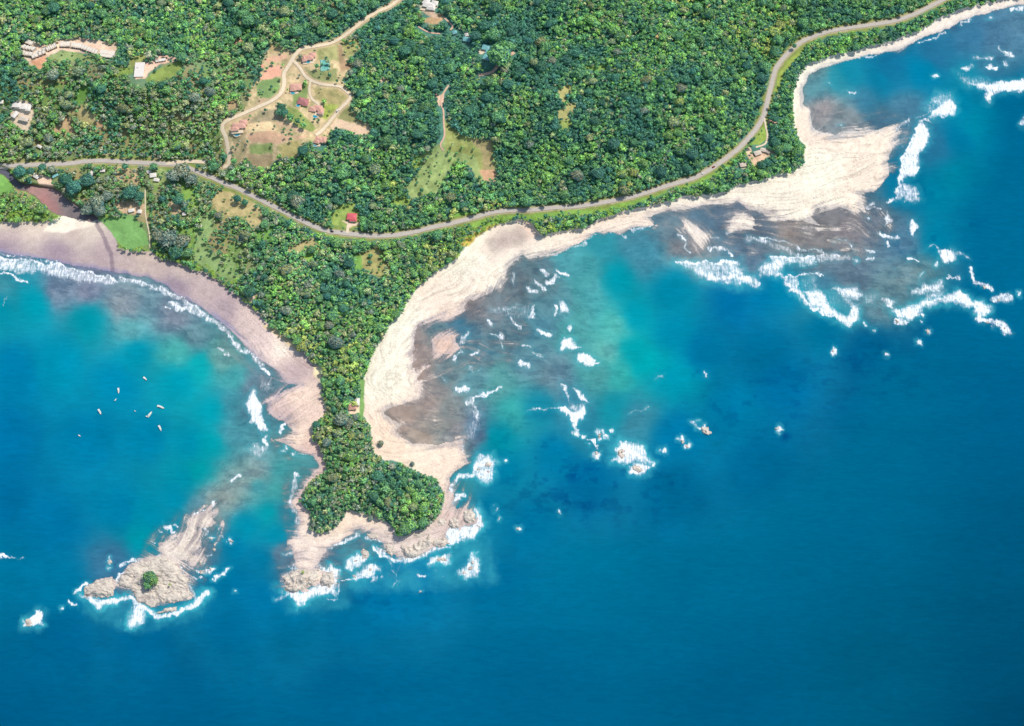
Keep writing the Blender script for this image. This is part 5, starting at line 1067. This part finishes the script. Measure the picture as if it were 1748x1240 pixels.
# display tint of the leaves by kind
KINDS = {'dark green': (94,150,118), 'mid green': (130,184,122), 'bright green': (154,202,116), 'olive green': (174,188,138), 'greyish green': (164,176,154), 'yellow green': (188,206,120), 'blue green': (92,150,132)}
KN = list(KINDS)
# zone samples: weights of the kinds above
ZON = [(100,50,.3,.35,.15,.12,.03,.0,.05),(300,60,.3,.35,.15,.14,.02,.02,.02),(100,200,.25,.25,.1,.2,.2,0,.0),(300,230,.22,.2,.1,.25,.23,0,0),(230,300,.25,.2,.15,.2,.2,0,0),(350,400,.25,.3,.15,.18,.12,.0,0),(480,480,.25,.35,.15,.15,.08,.02,0),(580,540,.2,.35,.22,.12,.06,.05,0),
 (640,560,.05,.3,.4,.2,.02,.03,0),(590,620,.1,.25,.3,.1,.05,.2,0),(590,680,.15,.3,.2,.1,.05,.2,0),(600,740,.1,.3,.2,.3,.05,.05,0),(640,830,.3,.35,.12,.15,.07,.01,0),(560,880,.25,.3,.1,.2,.15,0,0),(700,100,.3,.3,.1,.08,.02,.02,.18),(900,100,.3,.3,.1,.08,.02,.0,.2),(1000,200,.28,.32,.12,.08,.03,.01,.16),
 (1200,100,.28,.4,.18,.05,.01,.03,.05),(1290,70,.15,.35,.25,.05,0,.2,0),(1200,250,.25,.42,.2,.05,.03,.01,.04),(1450,70,.35,.4,.15,.05,0,0,.05),(900,300,.3,.4,.15,.05,.02,.01,.07),(700,330,.32,.36,.12,.08,.03,.01,.08),(560,320,.32,.34,.12,.1,.05,0,.07),(1330,260,.35,.4,.15,.1,0,0,0),(40,340,.1,.3,.4,.2,0,0,0),
 (840,390,.05,.25,.3,.2,0,.2,0),(1000,370,.2,.3,.25,.1,0,.15,0)]
zw = idw(CGP[::8, ::8], CGQ[::8, ::8], ZON, 3, 20)
def zone(p, q): 
    i = int(np.clip((q + 425) / (CS * 8), 0, zw.shape[0] - 1)); j = int(np.clip((p + 425) / (CS * 8), 0, zw.shape[1] - 1)); return zw[i, j]
class Spots:
    def __init__(s): s.c = {}; s.L = []
    def ok(s, p, q, r, f):
        ci, cj = int(p // 14), int(q // 14)
        for a in range(ci - 2, ci + 3):
            for b in range(cj - 2, cj + 3):
                for (x, y, rr) in s.c.get((a, b), ()):
                    if (x - p) ** 2 + (y - q) ** 2 < (f * (r + rr)) ** 2: return False
        return True
    def put(s, p, q, r, k): s.c.setdefault((int(p // 14), int(q // 14)), []).append((p, q, r)); s.L.append((p, q, r, k))
SP = Spots()
ORDK = [6, 0, 1, 4, 3, 2, 5]
def pick_kind(p_, q_, z_):
    n_ = float(fbm(np.array([p_]), np.array([q_]), 46, 2, 3)[0])
    u = .5 + (n_ - .5) * 2.0 * .75 + (R.random() - .5) * .75
    u = min(max(u, 0.0), .9999); c_ = 0; z_ = z_ / z_.sum()
    for k in ORDK:
        c_ += z_[k]
        if u < c_: return KN[k]
    return KN[1]
# single trees read off the photo: pixel, radius in pixels, kind
HAND = [(255,985,15,'mid green'),(262,991,11,'bright green'),(252,999,10,'mid green'),(517,977,4,'yellow green'),(650,757,7,'greyish green'),(704,792,5,'greyish green'),(633,884,6,'greyish green'),(290,998,3,'yellow green'),
 (125,320,17,'blue green'),(148,308,17,'blue green'),(112,305,14,'dark green'),(34,293,13,'blue green'),(52,293,9,'blue green'),(72,286,9,'dark green'),(88,290,9,'greyish green'),(310,292,20,'greyish green'),(296,300,15,'greyish green'),(326,306,13,'greyish green'),(165,345,17,'greyish green'),(150,356,15,'greyish green'),(183,335,13,'greyish green'),
 (170,360,14,'greyish green'),(222,330,16,'dark green'),(238,336,12,'dark green'),(288,408,20,'greyish green'),(310,412,17,'greyish green'),(270,402,14,'greyish green'),(300,430,16,'dark green'),(320,432,12,'mid green'),(262,285,9,'mid green'),(213,285,8,'dark green'),(507,343,14,'greyish green'),(500,335,13,'dark green'),
 (254,95,8,'greyish green'),(570,650,7,'mid green'),(584,600,8,'yellow green'),(582,630,9,'yellow green'),(600,628,8,'yellow green'),(588,612,9,'yellow green'),(592,650,7,'yellow green'),(596,600,6,'bright green'),(605,690,6,'yellow green'),(590,690,7,'bright green'),(570,700,8,'dark green'),
 (690,905,12,'mid green'),(722,893,11,'mid green'),(700,838,10,'bright green'),(706,866,10,'olive green'),(573,585,16,'greyish green'),(582,717,16,'greyish green'),(594,722,12,'greyish green'),(600,745,9,'yellow green'),(927,395,9,'yellow green'),(938,388,7,'yellow green'),(1356,79,6,'dark green'),(1294,82,8,'yellow green'),(1287,78,6,'yellow green'),(1303,88,6,'yellow green'),
 (852,92,26,'mid green'),(868,80,15,'mid green'),(843,60,16,'mid green'),(720,90,13,'dark green'),(1060,250,8,'bright green'),(1100,190,9,'greyish green'),(1160,175,10,'yellow green'),(912,108,10,'olive green'),(1190,12,11,'mid green'),(640,290,13,'olive green'),(670,315,8,'yellow green'),(775,362,8,'yellow green'),(770,370,7,'yellow green'),
 (405,340,9,'dark green'),(418,346,8,'dark green'),(383,268,7,'dark green'),(480,183,10,'dark green'),(485,192,9,'dark green'),(478,192,8,'dark green'),(495,200,8,'mid green'),(508,207,7,'mid green'),(518,214,7,'mid green'),(1330,255,12,'mid green'),(1325,245,11,'dark green'),(1300,282,10,'dark green'),(1367,250,9,'mid green'),(540,725,9,'dark green'),(543,745,9,'olive green'),
 (660,700-240+6,7,'olive green'),(664,440,8,'olive green'),(580,468,11,'greyish green')]
for p_, q_, r_, k_ in HAND: SP.put(p_, q_, r_ * .92, k_)
rr = np.random.default_rng(21)
cand = rr.random((190000, 3))
sizes = [(8.0, 13.0, 800, .46), (5.2, 8.0, 5000, .44), (3.3, 5.2, 34000, .43), (2.1, 3.3, 150000, .43)]
n0 = 0
for lo, hi, n, fsep in sizes:
    c_ = cand[n0:n0 + n]; n0 += n
    P_ = c_[:, 0] * 1900 - 76; Q_ = c_[:, 1] * 1010 - 75
    s_ = bil(sL0, *warp(P_, Q_, 2.5, 12, 4)); dn = bil(dens0, P_, Q_); sp_r = lo + (hi - lo) * c_[:, 2]
    dmin = np.minimum.reduce([bil(dens0, P_ + sp_r * .7 * math.cos(a), Q_ + sp_r * .7 * math.sin(a)) for a in np.arange(8) * math.pi / 4])
    for p_, q_, s1, d1, dm, r_ in zip(P_, Q_, s_, dn, dmin, sp_r):
        if dm < .02: continue
        if s1 < r_ * .55: continue
        if d1 < .999:
            if r_ > 7: continue
            d_ = d1
            if R.random() > d1 * (.35 if d1 < .45 else .6): continue
            if d_ <= 0.001 or d1 <= 0.001: continue
        if not SP.ok(p_, q_, r_, fsep): continue
        z_ = zone(p_, q_).copy(); z_[5] = z_[5] if z_[5] > .06 else 0.0; k_ = pick_kind(p_, q_, z_)
        SP.put(p_, q_, r_, k_)
# ---- place
trees = []
for p_, q_, r_, k_ in SP.L:
    m_px = depth(q_) / F
    rad = r_ * m_px
    ht = rad * R.uniform(.9, 1.2) + R.uniform(2.0, 4.6)
    if k_ == 'greyish green' and (p_, q_) in ((650, 757), (704, 792)): ht = rad * .9 + 1
    g0 = float(height(np.array(p_), np.array(q_)))
    x, y, _ = W(p_, q_, g0 + ht * .72)
    for _ in range(2):
        a, b = PP(float(x), float(y), g0); g0 = float(height(a, b)); x, y, _ = W(p_, q_, g0 + ht * .72)
    trees.append((float(x), float(y), max(g0, .3), rad, ht, k_, p_, q_, r_))
inframe = [i for i, t_ in enumerate(trees) if -2 < t_[6] < 1750 and -2 < t_[7] < 1240]
inframe.sort(key=lambda i: -trees[i][8]); solo = set(inframe[:300])
solo |= set(i for i in inframe if i < 8)
TPL = [crown_template(50 + k, 58, sub=1) for k in range(16)]
MIDT = [crown_template(70 + k, 190, sub=1) for k in range(8)]
BIG = [crown_template(90 + k, 620) for k in range(7)]
PALM = crown_template(5, 0, 'palm')
# the mass of the wood, one object
Vall, Tall, Qall, Sall, Call = [], [], [], [], []; off = 0
for i, (x, y, g0, rad, ht, k_, p_, q_, r_) in enumerate(trees):
    if i in solo: continue
    shore = float(bil(sL0, np.array(p_), np.array(q_)))
    palm = shore < 20 and r_ < 6 and (p_ < 440 or 780 < p_ < 1100) and R.random() < .55
    a = R.uniform(0, 6.28); c_, s_ = math.cos(a), math.sin(a)
    if palm: V, Fq, S = PALM; Tt = np.zeros((0, 3), int)
    else: V, (Tt, Fq), S = TPL[R.randrange(16)] if r_ < 5.4 else MIDT[R.randrange(8)]
    rx = rad * R.uniform(1.0, 1.16); rz_ = rx * R.uniform(.85, 1.35)
    cb = ht - rz_ * .62 if not palm else ht - rz_
    asp = R.uniform(.74, 1.3)
    v = np.stack([(V[:, 0] * c_ * asp - V[:, 1] * s_) * rx + x, (V[:, 0] * s_ * asp + V[:, 1] * c_) * rx + y, V[:, 2] * rz_ + g0 + max(cb, .2)], 1)
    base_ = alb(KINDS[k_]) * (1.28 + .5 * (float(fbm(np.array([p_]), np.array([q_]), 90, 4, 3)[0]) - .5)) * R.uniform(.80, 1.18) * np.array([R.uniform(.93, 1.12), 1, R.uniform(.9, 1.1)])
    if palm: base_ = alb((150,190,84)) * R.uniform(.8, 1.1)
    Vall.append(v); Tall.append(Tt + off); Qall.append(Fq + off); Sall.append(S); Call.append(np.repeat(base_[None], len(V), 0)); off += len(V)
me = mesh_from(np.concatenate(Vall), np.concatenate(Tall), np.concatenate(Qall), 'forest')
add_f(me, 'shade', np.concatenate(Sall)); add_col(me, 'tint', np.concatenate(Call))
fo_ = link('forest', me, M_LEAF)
tag(fo_, 'dense green tropical forest of many small tree crowns covering hills, neck and cape', 'forest', kind='stuff')
# ---- individual trees
LM = [(255,990,'the shrub covered top of the south west islet'),(517,977,'the pale islet south of the cape'),(650,757,'the east sand flat'),(700,800,'the slope above the east sand flat'),(690,905,'the cape tip'),(540,900,'the south west corner of the cape'),(745,850,'the east shoulder of the cape'),(610,850,'the middle of the cape'),(640,790,'the upper cape'),
 (535,740,'the west bulge of the cape'),(590,740,'the cape neck'),(602,697,'the salmon hut on the neck'),(585,625,'the yellow trees on the neck'),(560,560,'the top of the neck'),(500,570,'the west shore path'),(660,540,'the shore above the east flat'),(620,450,'the dry meadow south of the road'),(740,440,'the curved white shore'),(540,470,'the wood inside the road bend'),
 (600,372,'the red roofed house'),(500,390,'the straight road stretch'),(440,450,'the western scrub'),(370,420,'the long green meadow'),(300,420,'the west beach trees'),(220,400,'the bright green lawn'),(240,330,'the village clearing'),(310,292,'the road junction'),(150,320,'the estuary bank'),(40,294,'the estuary bridge'),(40,350,'the spit by the estuary'),
 (40,190,'the white roofed cluster'),(120,210,'the brown glade'),(210,220,'the western hillside'),(300,200,'the hillside below the long shed'),(239,122,'the long white shed'),(275,80,'the hill above the long shed'),(120,80,'the unfinished terraces'),(60,30,'the top left corner'),(200,30,'the top edge left of centre'),(330,40,'the hill left of the dirt road'),(420,70,'the wood above the villas'),
 (390,150,'the wood left of the villas'),(405,222,'the villa at the dirt bend'),(480,190,'the dark red roofed villa'),(527,101,'the tennis court villa'),(545,241,'the lowest villa'),(600,165,'the end of the estate road'),(630,215,'the bare earth tongue'),(450,290,'the wood below the villas'),(540,310,'the wood north of the road'),(620,300,'the wood above the red roof'),(640,100,'the wood right of the dirt road'),
 (560,30,'the dirt road climb'),(733,11,'the grey roofed house'),(690,150,'the wood below the grey roofed house'),(752,170,'the red footpath'),(720,300,'the yellow green meadow'),(830,250,'the tan meadow'),(797,70,'the lone aqua cottage'),(830,92,'the twin aqua roofs'),(850,125,'the reddish dirt track'),(900,40,'the upper middle hills'),(960,190,'the small tan glade'),(900,200,'the wood right of the footpath'),
 (860,330,'the wood above the road middle'),(930,385,'the yellow shore point'),(1020,370,'the strip between road and shore'),(1000,290,'the central wood'),(1080,230,'the lower central wood'),(1050,100,'the high central wood'),(1150,40,'the high eastern wood'),(1160,170,'the lone yellow tree'),(1180,270,'the wood above the road curve'),(1150,335,'the eastern shore strip'),
 (1240,150,'the eastern hillside'),(1295,80,'the yellow roadside trees'),(1330,20,'the top edge above the road'),(1290,260,'the beach cabins'),(1360,250,'the point above the wide sand flat'),(1340,170,'the strip by the eastern bay'),(1430,80,'the strip north of the eastern bay'),(1540,50,'the far eastern shore strip'),(1480,20,'the far eastern hillside'),(1000,20,'the top edge right of centre'),(780,200,'the gully of the footpath'),(1150,110,'the upper eastern wood')]
def side(dx, dy):
    if abs(dx) > abs(dy): return 'right of' if dx > 0 else 'left of'
    return 'below' if dy > 0 else 'above'
byk = {}
for i in solo:
    x, y, g0, rad, ht, k_, p_, q_, r_ = trees[i]
    j = min(range(len(LM)), key=lambda n: (LM[n][0] - p_) ** 2 + (LM[n][1] - q_) ** 2)
    dx, dy = p_ - LM[j][0], q_ - LM[j][1]
    sd = 'at' if math.hypot(dx, dy) < 9 else side(dx, dy)
    byk.setdefault((k_, sd, j), []).append((math.hypot(dx, dy), i))
ORD = ['nearest', 'second nearest', 'third nearest', 'fourth nearest', 'fifth nearest', 'sixth nearest', 'seventh nearest', 'eighth nearest', 'ninth nearest', 'tenth nearest']
labels = {}
for (k_, sd, j), L_ in byk.items():
    L_.sort()
    for n, (_, i) in enumerate(L_):
        lead = '' if len(L_) == 1 else (ORD[min(n, 9)] + ' ')
        big = 'large ' if trees[i][8] > 11.5 else ''
        labels[i] = f"{lead}{big}{k_} tree {sd} {LM[j][2]}" if sd != 'at' else f"{lead}{big}{k_} tree beside {LM[j][2]}"
cache = {}
def crown_mesh(ti, k_, sub):
    key = (ti, k_, sub)
    if key not in cache:
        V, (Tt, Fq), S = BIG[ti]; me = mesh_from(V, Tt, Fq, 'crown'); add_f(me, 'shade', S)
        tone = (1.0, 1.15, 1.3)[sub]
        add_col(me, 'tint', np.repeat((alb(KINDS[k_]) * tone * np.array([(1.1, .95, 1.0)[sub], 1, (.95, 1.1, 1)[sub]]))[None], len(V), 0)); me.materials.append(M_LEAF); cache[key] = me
    return cache[key]
def trunk_mesh():
    m = MB(); n = 7
    def tube(p0, p1, r0, r1):
        d = np.array(p1) - np.array(p0); d = d / np.linalg.norm(d); u = np.cross(d, (0, 0, 1) if abs(d[2]) < .9 else (1, 0, 0)); u /= np.linalg.norm(u); w = np.cross(d, u)
        vs = [tuple(np.array(pp) + (u * math.cos(2*math.pi*k/n) + w * math.sin(2*math.pi*k/n)) * rr_) for pp, rr_ in ((p0, r0), (p1, r1)) for k in range(n)]
        m.add(vs, [(k, (k+1) % n, n + (k+1) % n, n + k) for k in range(n)])
    tube((0,0,-.15), (0,0,.12), .06, .04); tube((0,0,.12), (.01,0,.62), .04, .026)
    for k in range(5):
        a = 1.3 * k; tube((0,0,.4 + .05*k), (math.cos(a)*.3, math.sin(a)*.3, .7 + .04*k), .022, .008)
    me = D.meshes.new('trunk'); me.from_pydata(m.v, [], m.f); me.update(); me.materials.append(M_BARK); return me
TRUNK = trunk_mesh()
for i in sorted(solo):
    x, y, g0, rad, ht, k_, p_, q_, r_ = trees[i]
    nm = 'shrub' if (p_, q_) in ((255,985),(262,991),(252,999),(517,977),(290,998),(633,884)) else 'broadleaf_tree'
    if nm == 'shrub': g0 = max(g0, 4.5 if q_ > 950 else 1.0); ht = rad * 1.1; x, y, _ = W(p_, q_, g0 + ht * .7); x, y = float(x), float(y)
    o = thing(nm, (x, y, g0), R.uniform(0, 6.28), labels[i].replace('tree', 'shrub') if nm == 'shrub' else labels[i], 'shrub' if nm == 'shrub' else 'tree', 'trees of the coastal forest' if nm != 'shrub' else None)
    tr = D.objects.new('trunk', TRUNK); C.objects.link(tr); tr.parent = o; tr.scale = (ht, ht, ht)
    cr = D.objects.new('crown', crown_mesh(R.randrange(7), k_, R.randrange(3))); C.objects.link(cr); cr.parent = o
    rx = rad * R.uniform(1.02, 1.14); rz_ = rx * R.uniform(.85, 1.25); cr.scale = (rx, rx, rz_); cr.location = (0, 0, max(ht - rz_ * .62, .2))

# ------------------------------------------------------------------ light, sky, camera
sc = bpy.context.scene
AZ, EL = math.atan2(.55, .85), math.radians(56)      # toward the sun: right and a little away from the camera
w = D.worlds.new('World'); sc.world = w; w.use_nodes = True
nt = w.node_tree; bg = nt.nodes['Background']; sky = nt.nodes.new('ShaderNodeTexSky'); sky.sky_type = 'NISHITA'; sky.sun_disc = False
sky.sun_elevation = EL; sky.sun_rotation = math.pi / 2 - AZ; nt.links.new(sky.outputs[0], bg.inputs[0]); bg.inputs[1].default_value = .15
sun = D.lights.new('sun', 'SUN'); sun.energy = 3.4; sun.angle = math.radians(.53); sun.color = (1, .965, .91)
so = D.objects.new('sun', sun); C.objects.link(so)
from mathutils import Vector
dv = Vector((math.cos(AZ) * math.cos(EL), math.sin(AZ) * math.cos(EL), math.sin(EL)))
so.rotation_euler = dv.to_track_quat('Z', 'Y').to_euler(); so.location = dv * 500
cam = D.cameras.new('camera'); cam.sensor_width = 36; cam.lens = 36 * F / 1748; cam.clip_start = 10; cam.clip_end = 60000
co = D.objects.new('camera', cam); C.objects.link(co); co.location = (0, 0, CAMH); co.rotation_euler = (TILT, 0, 0); sc.camera = co
sc.view_settings.view_transform = 'Standard'; sc.view_settings.look = 'None'; sc.view_settings.exposure = 0; sc.view_settings.gamma = 1
sc.render.engine = 'CYCLES'; sc.cycles.use_denoising = True; sc.cycles.transparent_max_bounces = 12; sc.cycles.max_bounces = 6
